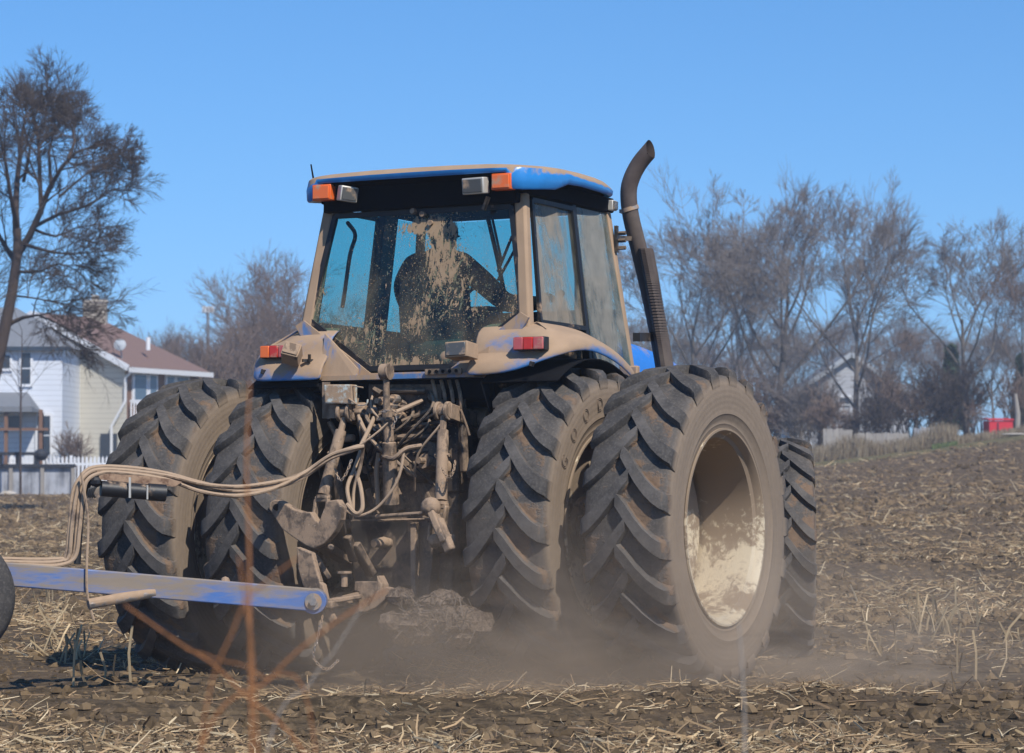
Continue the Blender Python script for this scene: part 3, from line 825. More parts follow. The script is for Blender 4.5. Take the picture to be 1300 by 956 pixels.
boxlamp('front_lamp', (.755, 1.0, 3.155), (.07, .06, .07), ('chrome_frame', 'clear_lens'), (0, 0, pi / 2))
b = MB(); b.tube([(-.80, -.30, 3.26), (-.81, -.30, 3.30), (-.82, -.31, 3.38)], [.008, .006, .005], 6); TP('antenna', b, 'black')
# mirror / door hinge bits on the right front pillar
b = MB()
for z_ in (2.97, 2.92, 2.87): b.cyl((.79, 1.05, z_), (.84, 1.05, z_), .014, 8)
b.bar((.78, 1.03, 2.84), (.78, 1.03, 3.02), .02, .03); b.bar((.78, 1.04, 2.87), (.84, 1.05, 2.87), .02, .02)
TP('door_hinge', b, 'dark_iron')

# fenders ------------------------------------------------------------
def fender(s):
    st = []
    if s > 0:
        # rear stations, x outwards; A lower edge rises toward the corner
        for x, za, ya in ((.50, 1.93, -.60), (.64, 1.932, -.60), (.78, 1.94, -.60), (.90, 1.968, -.585), (1.02, 2.015, -.545)):
            st.append([(x, ya, za), (x, ya - .006, za + .03), (x, ya + .03, max(2.035, za + .055)), (x, -.505, max(2.06, za + .07)), (x, -.485, 2.19 - max(0, x - .95) * .3), (x * .99, -.42, 2.245 - max(0, x - .9) * .3), (min(x, .86), -.30, 2.285)])
    else:
        for x, za, ya in ((.55, 1.93, -.60), (.70, 1.93, -.60), (.85, 1.93, -.60), (1.0, 1.93, -.60), (1.10, 1.935, -.57)):
            st.append([(-x, ya, za), (-x, ya - .006, za + .03), (-x, ya + .04, 2.045), (-x, -.505, 2.075), (-x, -.485, 2.18 - max(0, x - .85) * .22), (-x * .99, -.42, 2.245 - max(0, x - .85) * .45), (-min(x, .86), -.30, 2.285)])
    for y, za, ze, zg in ((-.42, 2.075, 2.215, 2.288), (-.2, 2.10, 2.235, 2.285), (.0, 2.088, 2.232, 2.285), (.2, 2.055, 2.215, 2.275), (.35, 2.015, 2.185, 2.262), (.48, 1.965, 2.135, 2.23), (.56, 1.92, 2.06, 2.19)):
        if s < 0: za = max(za - .02, 1.9)
        w = 1.15
        st.append([(s * w, y, za), (s * (w + .004), y, za + .03), (s * (w - .01), y, za + .075), (s * (w - .05), y, za + .105), (s * (w - .10), y, (za + ze) / 2 + .05), (s * 1.0, y, ze), (s * .86, y, zg)])
    b = MB(); b.grid(st); return b
for s in (1, -1):
    TP('fender', fender(s), 'blue_fender', smooth=55, solid=.012 * (1 if s > 0 else -1), sub=1)
    b = MB(); rows = []
    for k in range(15):
        a = radians(58 + k * 5.7); rows.append([(s * x_, -1.075 * cos(a), AX + 1.075 * sin(a)) for x_ in (.60, .8, 1.0, 1.135)])
    b.grid(rows)
    rows = []
    for k in range(15):
        a = radians(58 + k * 5.7); rows.append([(s * .60, -1.075 * cos(a), AX + 1.075 * sin(a)), (s * .60, -.35 * cos(a), AX + .35 * sin(a))])
    b.grid(rows)
    TP('fender_liner', b, 'black', solid=.01)
# far right end cap of the fender
b = MB(); b.box((1.08, .60, 1.98), (.13, .05, .12)); TP('fender_bracket', b, 'blue_fender', bevel=.01)
# tail lights: three segments each
for s, xc in ((-1, -.93), (1, .935)):
    b = MB(); b.box((xc, -.535, 2.125), (.215, .07, .085)); o = TP('tail_light', b, 'black_plastic', bevel=.006)
    for k, mt in enumerate(('orange_lens', 'red_lens', 'pink_lens') if s < 0 else ('pink_lens', 'red_lens', 'pink_lens')):
        b = MB(); b.box((xc - .07 + .07 * k, -.578, 2.125), (.067, .022, .078)); b.build('lens', mt, o, bevel=.005)
boxlamp('fender_lamp', (-.745, -.66, 2.10), (.115, .13, .10), ('lamp_body', 'tan_iron'), (-.5, .25, .35))
b = MB(); b.bar((-.70, -.60, 2.06), (-.66, -.54, 2.06), .02, .02); b.bar((-.66, -.58, 2.05), (-.66, -.58, 2.10), .015, .015); TP('lamp_bracket', b, 'dark_iron')
boxlamp('fender_lamp', (.505, -.66, 2.085), (.16, .15, .10), ('lamp_body', 'clear_lens'), (-.1, -.04, 0))
for x_ in (-1.03, 1.0):
    b = MB(); b.box((x_ * .97, -.60, 1.995), (.022, .03, .03), (0, .3, 0)); TP('latch', b, 'dark_iron')
# rear panel under the window
def pan(x0, x1, z0, z1, y, th=.02): b.box(((x0 + x1) / 2, y, (z0 + z1) / 2), (x1 - x0, th, z1 - z0))
b = MB(); Y_ = -.43
L_ = [(-.86, 2.30), (-.80, 2.335), (-.285, 1.975), (.285, 1.975), (.80, 2.335), (.86, 2.30), (.62, 1.925), (-.62, 1.925)]
b.prism([(x, Y_ - .04 * (2.3 - z), z) for x, z in L_], (0, .02, 0))
b.box((-.02, -.50, 1.942), (1.12, .12, .030))
TP('rear_panel', b, 'blue_panel', smooth=0)
b = MB(); b.prism([rp(-.60, 1.935, -.135), rp(-.60, 2.24, -.12), rp(-.33, 2.0, -.125), rp(-.33, 1.935, -.135)], (0, .02, 0))
TP('side_gusset', b, 'blue_panel', smooth=0)
b = MB(); b.prism([rp(.62, 1.94, -.12), rp(.62, 2.12, -.12), rp(.33, 1.97, -.12), rp(.33, 1.94, -.12)], (0, .02, 0)); TP('side_gusset', b, 'blue_panel', smooth=0)
b = MB(); b.box((.33, -.575, 1.965), (.26, .02, .035)); o = TP('perforated_bracket', b, 'tan_iron')
b = MB()
for k in range(5): b.cyl((.235 + k * .048, -.59, 1.965), (.235 + k * .048, -.572, 1.965), .012, 8)
b.build('slot', 'black', o)

# exhaust ------------------------------------------------------------
ex = [U(843, 470, 1, 1.85), U(838, 440, 1, 1.82), U(826, 380, 1, 1.72), U(812, 320, 1, 1.60), U(801, 275, 1, 1.50), U(798, 245, 1, 1.46), U(802, 226, 1, 1.45), U(812, 207, 1, 1.45), U(826, 190, 1, 1.45)]
b = MB(); b.tube(bez(ex, 40), .058, 18, cap=False)
E_ = Vector(b.v[-1]) - Vector(b.v[-19]); E_.normalize(); cc_ = sum((Vector(v) for v in b.v[-18:]), Vector()) / 18; up_ = Vector((-.1, .1, 1)).normalized()
for k in range(18):
    p = Vector(b.v[-18 + k]); b.v[-18 + k] = tuple(p + E_ * ((p - cc_).dot(up_) * .9))
# slanted outlet
TP('exhaust_pipe', b, 'exhaust', smooth=50)
b = MB(); p = U(800, 268, 1, 1.49); q = U(798.5, 263, 1, 1.485); b.tube([p, q], .066, 18); b.box(U(791, 268, 1, 1.47), (.05, .02, .025)); TP('exhaust_clamp', b, 'steel')
b = MB(); g0 = [U(846, 468, 1, 1.72), U(840, 430, 1, 1.70), U(828, 360, 1, 1.62), U(820, 318, 1, 1.56)]
b.tube(bez(g0, 12), .048, 12)
for k, p in enumerate(bez(g0, 60)):
    if k % 1 == 0: b.tube([p, p + Vector((0, 0, .012))], .054, 10)
TP('exhaust_guard', b, 'exhaust', smooth=0)
b = MB(); b.bar(U(775, 301, 1, 1.1), U(800, 303, 1, 1.5), .03, .03); TP('exhaust_bracket', b, 'dark_iron')
b = MB(); b.bar(U(808, 428, 1, 1.3), U(825, 428, 1, 1.75), .05, .06); TP('exhaust_bracket', b, 'dark_iron')

# three point linkage --------------------------------------------------
def rod(pts, y, rr, n=10): return [U(px, py, 1, yy) for (px, py), yy in zip(pts, y)], rr
for s, top, low in ((-1, (439, 524), (411, 628)), (1, (563, 522), (560, 636))):
    o = None
    b = MB(); t = U(*top, 1, -.62); l = U(*low, 1, -.78)
    m1 = t.lerp(l, .22); m2 = t.lerp(l, .30)
    b.tube([t, m1], .022, 10); b.tube([m1, m2, l], [.036, .038, .040], 12); b.tube([l, l + Vector((0, 0, -.02))], .050, 12)
    b.cyl(t + Vector((-.05, 0, 0)), t + Vector((.05, 0, 0)), .042, 12); b.tube([m1.lerp(l, .35) + Vector((-.05, 0, 0)), m1.lerp(l, .35) + Vector((.05, 0, 0))], .012, 8)
    o = TP('lift_rod', b, 'tan_iron')
    # yoke at the lower end
    b = MB(); e = l + Vector((0, -.01, -.03))
    for dx in (-.045, .045): b.bar(e + Vector((dx, 0, 0)), e + Vector((dx - .02, -.02, -.22)), .05, .022, up=(1, 0, 0))
    b.bar(e + Vector((-.05, 0, 0)), e + Vector((.05, 0, 0)), .05, .04); b.ball(e + Vector((-.02, -.02, -.22)), .05, 10)
    b.build('yoke', 'tan_iron', o, bevel=.008)
    # lift arm up from the rockshaft
    b = MB()
    for dx in (-.035, .035): b.bar((s * .34 + dx, -.18, 1.66), t + Vector((dx + .01, 0, 0)), .10, .025, up=(1, 0, 0)); b.cyl(t + Vector((dx - .012, 0, 0)), t + Vector((dx + .012, 0, 0)), .062, 14)
    b.cyl((s * .25, -.15, 1.66), (s * .45, -.15, 1.66), .09, 16)
    TP('lift_arm', b, 'tan_iron', bevel=.006)
# heavy arm plate beside the left rod
b = MB(); b.bar(U(455, 516, 1, -.58), U(476, 572, 1, -.36), .11, .07, up=(1, 0, 0)); b.bar(U(418, 535, 1, -.5), U(430, 558, 1, -.5), .05, .03); b.bar(U(428, 557, 1, -.5), U(450, 556, 1, -.5), .05, .05); TP('rocker_arm', b, 'tan_iron', bevel=.015)
# top link stored upright
b = MB(); T0 = U(490, 474, 1, -.72); T1 = U(491, 520, 1, -.70); T2 = U(494, 560, 1, -.68); T3 = U(497, 640, 1, -.62)
b.tube([T0, T1], [.020, .024], 10); b.tube([T1, T2], .034, 12); b.tube([T2, T2 + Vector((0, 0, -.01)), T3], [.024, .045, .05], 12); b.cyl(T0 + Vector((-.03, 0, .01)), T0 + Vector((.03, 0, .01)), .052, 14)
b.bar(T1 + Vector((-.055, -.02, -.06)), T1 + Vector((.055, -.02, -.06)), .03, .02)
TP('top_link', b, 'tan_iron')
# lower links
def plate(px, y, th, mat, name, parent=None, bev=.008):
    b = MB(); b.prism([U(a, c, 1, y) for a, c in px], (0, th, 0)); return b.build(name, mat, parent or tr, smooth=0, bevel=bev)
lk = plate([(341, 646), (342, 638), (348, 634), (356, 636), (372, 646), (384, 650), (394, 650), (400, 660), (404, 664), (410, 648), (416, 636), (428, 634), (434, 644), (432, 660), (424, 676), (412, 690), (398, 697), (388, 693), (370, 681), (358, 672), (350, 660)], -1.02, .07, 'tan_iron', 'lower_link')
b = MB(); b.cyl(U(351, 644, 1, -1.025), U(351, 644, 1, -1.01), .022, 12); b.build('pin_hole', 'black', lk)
b = MB(); b.cyl(U(420, 695, 1, -1.0), U(420, 695, 1, -.9), .022, 12); b.bar(U(405, 690, 1, -.95), U(440, 712, 1, -.5), .08, .06); b.bar(U(400, 705, 1, -.9), U(418, 735, 1, -.85), .10, .04); b.bar(U(428, 660, 1, -.95), U(440, 720, 1, -.3), .09, .07)
b.build('link_arm', 'brown_iron', lk, bevel=.01)
plate([(376, 694), (396, 702), (402, 726), (406, 738), (404, 752), (394, 756), (384, 744), (378, 722)], -1.12, .05, 'tan_iron', 'stabilizer_plate')
plate([(404, 738), (410, 742), (416, 770), (424, 786), (420, 792), (412, 780), (406, 760)], -1.2, .05, 'tan_iron', 'stabilizer_plate')
b = MB(); b.bar(U(547, 645, 1, -.9), U(566, 690, 1, -.95), .09, .05, up=(1, 0, 0)); b.bar(U(556, 660, 1, -.92), U(572, 700, 1, -.97), .05, .07); b.ball(U(547, 644, 1, -.9), .065, 12); b.bar(U(568, 685, 1, -.9), U(560, 700, 1, -.2), .10, .07)
TP('lower_link', b, 'tan_iron', bevel=.012)
b = MB(); b.cyl(U(478, 656, 1, -.72), U(549, 651, 1, -.85), .014, 8); b.cyl(U(480, 661, 1, -.7), U(545, 659, 1, -.7), .008, 8); TP('sway_bar', b, 'tan_iron')
# guard box behind with power take-off stub
b = MB(); b.prism([U(a, c, 1, -.52) for a, c in ((444, 660), (520, 658), (522, 745), (450, 748))], (0, .12, 0)); TP('pto_shield', b, 'dark_iron', smooth=0, bevel=.01)
b = MB(); b.tube([U(496, 690, 1, -.50), U(487, 688, 1, -.58), U(474, 690, 1, -.66)], [.032, .034, .026], 12); TP('pto_shaft', b, 'tan_iron')
plate([(516, 660), (540, 659), (552, 672), (548, 720), (540, 790), (526, 790), (522, 730)], -.62, .10, 'brown_iron', 'hitch_bracket')
plate([(520, 664), (528, 663), (527, 760), (521, 758)], -.68, .05, 'tan_iron', 'hitch_bracket')
b = MB(); b.bar(U(450, 690, 1, -.75), U(472, 730, 1, -.6), .07, .05); b.bar(U(440, 680, 1, -.8), U(450, 712, 1, -.7), .06, .05); TP('check_link', b, 'brown_iron', bevel=.01)
# clump of residue-caked drawbar support
b = MB()
for (a, c, w_, h_, y_) in ((520, 782, .20, .26, -.95), (556, 770, .24, .14, -.92), (580, 782, .16, .12, -.93), (545, 800, .22, .12, -.98), (585, 798, .20, .13, -.99), (515, 800, .14, .11, -1.0)):
    p = U(a, c, 1, y_)
    for q_ in range(7): b.ball(p + Vector((random.uniform(-.5, .5) * w_, random.uniform(-.1, .1), random.uniform(-.5, .5) * h_)), random.uniform(.045, .085), 8, (1.3, 1.2, .8), .22)
cak = TP('caked_drawbar_support', b, 'caked_residue')
b = MB(); b.col = (.15, .12, .095)
for _ in range(110):
    p = U(random.uniform(505, 604), random.uniform(758, 808), 1, -1.14 + random.uniform(-.02, .06)); d = Vector((random.gauss(0, 1), random.gauss(0, .4), random.gauss(0, 1))).normalized() * random.uniform(.02, .07)
    b.tube([p - d, p + d], random.uniform(.002, .005), 3, cap=False)
b.build('stuck_straw', 'residue', cak, smooth=0, fix=False)
# drawbar
b = MB(); HP = U(400, 762, 1, -1.30)
b.bar(U(478, 752, 1, -.45), U(412, 768, 1, -1.27), .10, .045); b.bar(U(414, 764, 1, -1.25), U(457, 757, 1, -1.0), .05, .03)
TP('drawbar', b, 'tan_iron', bevel=.008)
plate([(450, 738), (478, 738), (478, 730), (484, 742), (486, 760), (478, 776), (455, 778), (455, 752), (449, 750)], -.98, .10, 'tan_iron', 'drawbar_clamp')
b = MB(); b.cyl(U(437, 727, 1, -1.0), U(437, 745, 1, -1.0), .022, 10); b.cyl(U(437, 725, 1, -1.0), U(437, 728, 1, -1.0), .045, 12); TP('hitch_pin', b, 'tan_iron')
plate([(472, 762), (478, 750), (490, 745), (497, 747), (493, 758), (476, 772), (462, 778)], -1.05, .06, 'tan_iron', 'hitch_hook')
# control box, wires, hydraulic couplers and a tangle of lines
b = MB(); c0 = U(412, 486, 1, -.60); b.prism([U(a, c, 1, -.60) for a, c in ((409, 485), (418, 485), (418, 532), (409, 530))], (0, .012, 0)); b.prism([U(a, c, 1, -.60) for a, c in ((409, 513), (437, 513), (430, 531), (409, 531))], (0, .012, 0)); TP('bracket_plate', b, 'tan_iron', smooth=0)
b = MB(); b.prism([U(a, c, 1, -.68) for a, c in ((411, 488), (447, 488), (447, 513), (412, 512))], (0, .07, 0)); cb = TP('control_box', b, 'white_box', smooth=0, bevel=.008)
b = MB(); b.tube(bez([U(446, 490, 1, -.66), U(454, 491, 1, -.70), U(461, 492, 1, -.7)], 8), .005, 6); b.tube(bez([U(443, 506, 1, -.68), U(455, 514, 1, -.72), U(465, 513, 1, -.72), U(467, 507, 1, -.72)], 14), .006, 6); b.build('wire', 'white_box', cb)
b = MB()
b.tube([U(475, 496, 1, -.50), U(540, 497, 1, -.50)], .018, 8); b.tube([U(475, 494, 1, -.52), U(484, 500, 1, -.52)], .024, 8)
for (a, c, a2, c2, r_) in ((505, 523, 536, 508, .016), (478, 545, 545, 530, .02), (500, 545, 560, 537, .018), (505, 555, 556, 556, .022), (510, 535, 548, 520, .015), (525, 575, 545, 572, .024), (525, 590, 550, 582, .02), (490, 510, 522, 520, .02), (475, 530, 490, 520, .03), (505, 565, 530, 560, .025), (480, 560, 500, 575, .022), (500, 600, 520, 590, .02)):
    b.tube([U(a, c, 1, -.52 + random.uniform(-.06, .04)), U(a2, c2, 1, -.48)], r_, 8)
for _ in range(26):
    p = U(random.uniform(472, 552), random.uniform(505, 600), 1, random.uniform(-.48, -.40)); b.cyl(p, p + Vector((random.uniform(-.05, .05), random.uniform(-.08, -.02), random.uniform(-.02, .02))), random.uniform(.016, .034), 8)
b.prism([U(468, 488, 1, -.46), U(560, 488, 1, -.46), U(560, 606, 1, -.46), U(468, 606, 1, -.46)], (0, .05, 0)); TP('hydraulic_valves', b, 'brown_iron')
b = MB()
for (a, off_) in ((549, 0), (560, 4), (570, 2), (580, -2)):
    b.tube(bez([U(a, 483, 1, -.46), U(a + 4, 500, 1, -.50), U(a + 5, 518, 1, -.48), U(a + 2, 540, 1, -.42)], 10), .013, 8)
b.tube(bez([U(585, 520, 1, -.5), U(592, 540, 1, -.5), U(596, 553, 1, -.5)], 6), .008, 6)
b.tube(bez([U(552, 500, 1, -.5), U(556, 520, 1, -.55), U(540, 532, 1, -.5)], 10), .009, 6)
TP('cab_hose', b, 'tan_iron')
b = MB(); p = U(538, 585, 1, -.60); b.cyl(p, p + Vector((.05, .2, -.04)), .05, 12); b.cyl(p + Vector((-.01, -.05, 0)), p, .02, 8)
b.tube(bez([U(488, 580, 1, -.70), U(500, 582, 1, -.76), U(515, 570, 1, -.74), U(535, 566, 1, -.66)], 16), .016, 8)
TP('remote_coupler', b, 'tan_iron')
b = MB(); b.tube(bez([U(513, 572, 1, -.74), U(508, 600, 1, -.76), U(498, 622, 1, -.78), U(478, 645, 1, -.8), U(455, 655, 1, -.85), U(440, 648, 1, -.86)], 30), .010, 8); b.tube(bez([U(440, 640, 1, -.86), U(452, 652, 1, -.86), U(460, 645, 1, -.84), U(458, 620, 1, -.8), U(452, 600, 1, -.7)], 20), .014, 8); b.tube(bez([U(447, 650, 1, -.84), U(441, 620, 1, -.8), U(450, 595, 1, -.7), U(462, 560, 1, -.6)], 20), .013, 8)
b.tube(bez([U(475, 530, 1, -.66), U(466, 550, 1, -.74), U(458, 566, 1, -.82)], 8), .014, 8); b.tube(bez([U(500, 530, 1, -.7), U(480, 548, 1, -.76), U(462, 562, 1, -.82), U(452, 572, 1, -.84)], 12), .007, 6); b.tube([U(503, 523, 1, -.66), U(536, 509, 1, -.5)], .014, 8)
b.tube(bez([U(462, 560, 1, -.8), U(458, 590, 1, -.76), U(450, 620, 1, -.76), U(448, 650, 1, -.8)], 14), .012, 8)
b.tube(bez([U(481, 575, 1, -.6), U(478, 600, 1, -.6), U(480, 640, 1, -.6)], 14), .016, 8)
TP('hydraulic_line', b, 'hose_tan')
rq = random.Random(4)
for k in range(11):
    x0, y0 = rq.uniform(448, 560), rq.uniform(492, 520); x1, y1 = rq.uniform(445, 570), rq.uniform(560, 650); d0 = rq.uniform(-.56, -.40)
    b = MB(); b.tube(bez([U(x0, y0, 1, d0 + .1), U(x0 + rq.uniform(-12, 12), y0 + 25, 1, d0 - .10), U((x0 + x1) / 2 + rq.uniform(-14, 14), (y0 + y1) / 2 + 12, 1, d0 - .12), U(x1, y1, 1, d0)], 18), rq.choice([.008, .011, .014]), 7)
    TP('hydraulic_line', b, 'black_rubber' if k % 3 else 'hose_tan')
for k in range(8):
    p = U(rq.uniform(470, 556), rq.uniform(505, 605), 1, -.56); b = MB(); b.cyl(p, p + Vector((0, -.05, 0)), rq.uniform(.014, .024), 6); b.cyl(p + Vector((0, .0, 0)), p + Vector((0, .06, 0)), .028, 10); TP('coupling', b, 'steel')
b = MB()
for (a, c, a2, c2, w_) in ((480, 600, 555, 612, .05), (470, 620, 480, 655, .06), (530, 600, 552, 650, .07), (500, 600, 512, 650, .08), (585, 500, 590, 600, .05), (425, 570, 432, 640, .05)): b.bar(U(a, c, 1, -.40), U(a2, c2, 1, -.42), w_, w_)
TP('casting_rib', b, 'brown_iron', bevel=.012)
b = MB(); T_ = U(494, 522, 1, -.74)
def chain(pts, r=.012, w=.0035):
    b_ = MB(); P = bez(pts, int(max(4, len(pts) * 8)))
    tot = 0; P2 = [P[0]]
    for p in P[1:]:
        if (p - P2[-1]).length > r * 1.5: P2.append(p)
    for k in range(len(P2) - 1):
        a, c = P2[k], P2[k + 1]; d = (c - a).normalized(); u = d.cross(Vector((0, 1, 0) if k % 2 else (1, 0, .3))).normalized()
        cc = (a + c) / 2; loop = [cc + d * (r * 1.1 * cos(t)) + u * (r * .6 * sin(t)) for t in [2 * pi * q / 8 for q in range(9)]]
        b_.tube(loop, w, 5, cap=False)
    return b_
TP('safety_chain', chain([U(484, 523, 1, -.76), U(500, 521, 1, -.76), U(503, 530, 1, -.76), U(498, 545, 1, -.76)]), 'steel')
TP('safety_chain', chain([U(578, 585, 1, -.80), U(575, 600, 1, -.86), U(568, 606, 1, -.86), U(560, 592, 1, -.84)]), 'tan_iron')
TP('safety_chain', chain([U(425, 595, 1, -.80), U(432, 610, 1, -.86), U(440, 600, 1, -.86), U(447, 582, 1, -.84)]), 'steel')
TP('safety_chain', chain([U(410, 780, 1, -1.3), U(402, 815, 1, -1.35), U(398, 835, 1, -1.35), U(414, 850, 1, -1.3), U(430, 838, 1, -1.2)]), 'steel')
# access step and tank under the belly
for s in (-1, 1):
    b = MB(); b.box((s * .62, 1.0, 1.0), (.12, .7, .5)); TP('fuel_tank', b, 'dark_iron', bevel=.03)

# ------------------------------------------------------------------ driver
dr = thing('person', 'driver in dark jacket and cap seated in the tractor cab, right arm reaching out', 'person', M_TR @ TRN((-.13, .25, 2.22)))
def skin(name, pts, edges, mat, parent, sub=2, root=0):
    me = bpy.data.meshes.new(name); me.from_pydata([tuple(Vector(p[:3]) - Vector((0, .25, 2.22))) for p in pts], edges, [])
    o = bpy.data.objects.new(name, me); COL.objects.link(o); o.parent = parent; MW[o.name] = MW[parent.name]
    md = o.modifiers.new('skin', 'SKIN'); md.use_smooth_shade = True
    sv = me.skin_vertices[0].data
    for k, p in enumerate(pts):
        r = p[3]; sv[k].radius = r if isinstance(r, tuple) else (r, r); sv[k].use_root = (k == root)
    s_ = o.modifiers.new('sub', 'SUBSURF'); s_.levels = sub; s_.render_levels = sub
    me.materials.append(MATS[mat]); return o
body = [(0, .28, 2.30, (.22, .16)), (0, .24, 2.42, (.22, .16)), (0, .20, 2.56, (.23, .15)), (0, .18, 2.69, (.20, .13)), (0, .20, 2.78, (.11, .10)), (0, .23, 2.83, .07),
        (-.19, .19, 2.71, .095), (-.29, .22, 2.60, .085), (-.32, .38, 2.44, .07), (-.20, .60, 2.48, .038), (-.17, .68, 2.50, .03),
        (.19, .19, 2.71, .095), (.32, .22, 2.60, .085), (.42, .36, 2.46, .07), (.53, .54, 2.47, .055), (.58, .62, 2.49, .04),
        (-.11, .34, 2.27, .09), (-.15, .66, 2.28, .075), (-.16, .80, 1.98, .05), (.11, .34, 2.27, .09), (.15, .66, 2.28, .075), (.16, .80, 1.98, .05)]
be = [(0, 1), (1, 2), (2, 3), (3, 4), (4, 5), (3, 6), (6, 7), (7, 8), (8, 9), (9, 10), (3, 11), (11, 12), (12, 13), (13, 14), (14, 15), (0, 16), (16, 17), (17, 18), (0, 19), (19, 20), (20, 21)]
bod = skin('body', body, be, 'jacket', dr)
def dl(v): return Vector(v) - Vector((0, .25, 2.22))
b = MB(); b.ball(dl((0, .26, 2.90)), .105, 20, (.78, .95, 1.15)); b.ball(dl((-.083, .26, 2.895)), .024, 8, (.5, 1, 1.4)); b.ball(dl((.083, .26, 2.895)), .024, 8, (.5, 1, 1.4)); b.ball(dl((0, .365, 2.885)), .02, 8, (.8, 1, 1.3)); b.tube([dl((0, .24, 2.78)), dl((0, .25, 2.86))], .055, 12)
b.build('head', 'skin', dr, smooth=60)
b = MB(); b.ball(dl((0, .255, 2.945)), .115, 20, (.85, 1.0, .82)); b.ball(dl((0, .36, 2.93)), .06, 10, (1.1, 1.0, .25)); b.build('cap', 'cap_cloth', dr, smooth=60)
for s, c in ((-1, (-.17, .69, 2.50)), (1, (.555, .63, 2.52))):
    cx0, cy0, cz0 = c
    pts = [(cx0, cy0, cz0, .028), (cx0, cy0 + .05, cz0 + .01, .034)]; ed = [(0, 1)]
    for f_ in range(4):
        k = len(pts); ox = (-.03 + .02 * f_); L = (.8, 1, .95, .75)[f_]
        pts += [(cx0 + ox, cy0 + .085, cz0 + .015, .010), (cx0 + ox, cy0 + .085 + .035 * L, cz0 + .0, .009), (cx0 + ox, cy0 + .085 + .03 * L, cz0 - .03, .008)]; ed += [(1, k), (k, k + 1), (k + 1, k + 2)]
    k = len(pts); pts += [(cx0 - s * .035, cy0 + .04, cz0, .011), (cx0 - s * .05, cy0 + .07, cz0 - .015, .010)]; ed += [(0, k), (k, k + 1)]
    skin('hand', pts, ed, 'skin', dr, 1)

# ------------------------------------------------------------------ towed implement
HPw = M_TR @ HP
im = thing('towed_implement', 'blue drawbar of a towed field implement hitched behind the tractor, carrying hoses', 'farm implement', TRN((HPw.x - 1.6, HPw.y - .3, 0)))
def IP(name, mb, mat, parent=None, **k): return mb.build(name, mat, parent or im, local=False, **k)
YL, YR = 17.85, HPw.y - .07
def yt(px): return YR + (YL - YR) * (400 - px) / 400
def I(px, py, dy=0): return at(px, py, yt(px) + dy)
b = MB(); b.bar(I(396, 761.5), I(-260, 706), .12, .140)
IP('tongue', b, 'blue_tongue', bevel=.008)
b = MB(); c = I(399, 763); b.cyl(c + Vector((0, -.075, 0)), c + Vector((0, .075, 0)), .078, 24); IP('tongue_eye', b, 'blue_tongue', bevel=.004)
b = MB(); b.cyl(c + Vector((0, -.115, 0)), c + Vector((0, .12, 0)), .026, 6); b.cyl(c + Vector((0, -.092, 0)), c + Vector((0, -.085, 0)), .052, 20); IP('hitch_bolt', b, 'steel')
b = MB(); b.bar(I(113, 766, -.10), I(165, 756, -.10), .055, .055) if False else b.tube([I(112, 767, -.1), I(150, 760, -.08), I(196, 752, -.05)], [.032, .032, .030], 12); IP('jack_stand', b, 'steel')
b = MB(); b.tube(bez([I(98, 716, .03), I(101, 670, .05), I(107, 625, .06), I(122, 606, .06), I(150, 603, .06)], 20), .022, 8); IP('hose_stand', b, 'black_plastic')
b = MB(); b.prism([I(123, 598, -.02), I(215, 608, -.02), I(231, 612, -.02), I(222, 618, -.02), I(127, 609, -.02)], (0, .03, 0)); IP('hose_rack_bar', b, 'rusty_bar', smooth=0)
b = MB(); b.tube([I(128, 620, -.05), I(190, 625, -.05)], .047, 20); b.tube([I(188, 624.5, -.05), I(210, 626, -.05)], .052, 20); cy = IP('hydraulic_cylinder', b, 'black_plastic')
b = MB(); b.bar(I(165, 606, -.11), I(165, 632, -.11), .02, .012); b.tube([I(187, 616, -.10), I(187, 634, -.10)], .006, 6); b.build('clamp', 'chrome_frame', cy, local=False)
b = MB()
for k in range(4):
    b.tube(bez([I(126, 612 + k, -.03), I(122 - k * 3, 618 + k, -.04), I(118 - k * 2, 626 + k * 1.5, -.04), I(121 - k * 3, 632, -.04)], 8), .006, 6)
b.ball(I(122, 612, -.03), .035, 10, jit=.1); IP('cable_connector', b, 'black_plastic')
base = [(-200, 706, 0), (-40, 712, 0), (40, 715, -.02), (76, 714, -.03), (90, 706, -.03), (95, 670, -.03), (99, 630, -.02), (106, 610, -.02), (124, 598, 0), (160, 598, 0), (210, 605, .02), (255, 617, .08), (300, 623, .18), (345, 617, .3)]
end = [(385, 603, -.98), (420, 580, -.90), (448, 570, -.86), (462, 566, -.82)]
for k in range(5):
    o1 = [(-3, 0), (3, 1), (-7, 2), (6, -1), (1, 2)][k]; ph = k * 1.3
    pts = []
    for i_, (a, c, dy) in enumerate(base):
        wgt = 1 if 80 < a < 200 else .5
        pts.append(I(a + (o1[0] if 3 < i_ < 9 else 0) * 1.0 + random.uniform(-1, 1), c + (o1[0] * .55 if i_ >= 8 or i_ <= 3 else 0) * 1 + 3.5 * sin(ph + i_ * .9) * (1 if i_ > 10 else .25), dy + .012 * o1[1]))
    for j_, (a, c, yy) in enumerate(end): pts.append(M_TR @ U(a, c + 3.0 * sin(ph + j_) * (1 - j_ * .2), 1, yy + .01 * o1[1]))
    b = MB(); b.tube(bez(pts, 140), .0125, 8); IP('hydraulic_hose', b, 'black_rubber' if k == 4 else 'hose_tan')
b = MB(); P = bez([I(103, 600, -.08), I(108, 630, -.08), I(112, 665, -.08), I(110, 720, -.1), I(111, 755, -.1), I(119, 788, -.1)], 30); b.tube(P, .008, 6); IP('hanging_strap', b, 'hose_tan')
b = MB(); b.bar(I(236, 742, -.02), I(305, 746, -.02), .03, .03); b.ball(I(286, 738, -.03), .03, 8); b.box(I(276, 741, -.03), (.04, .04, .03)); IP('pipe_fitting', b, 'tan_iron')
wc = at(-64, 758, 17.55)
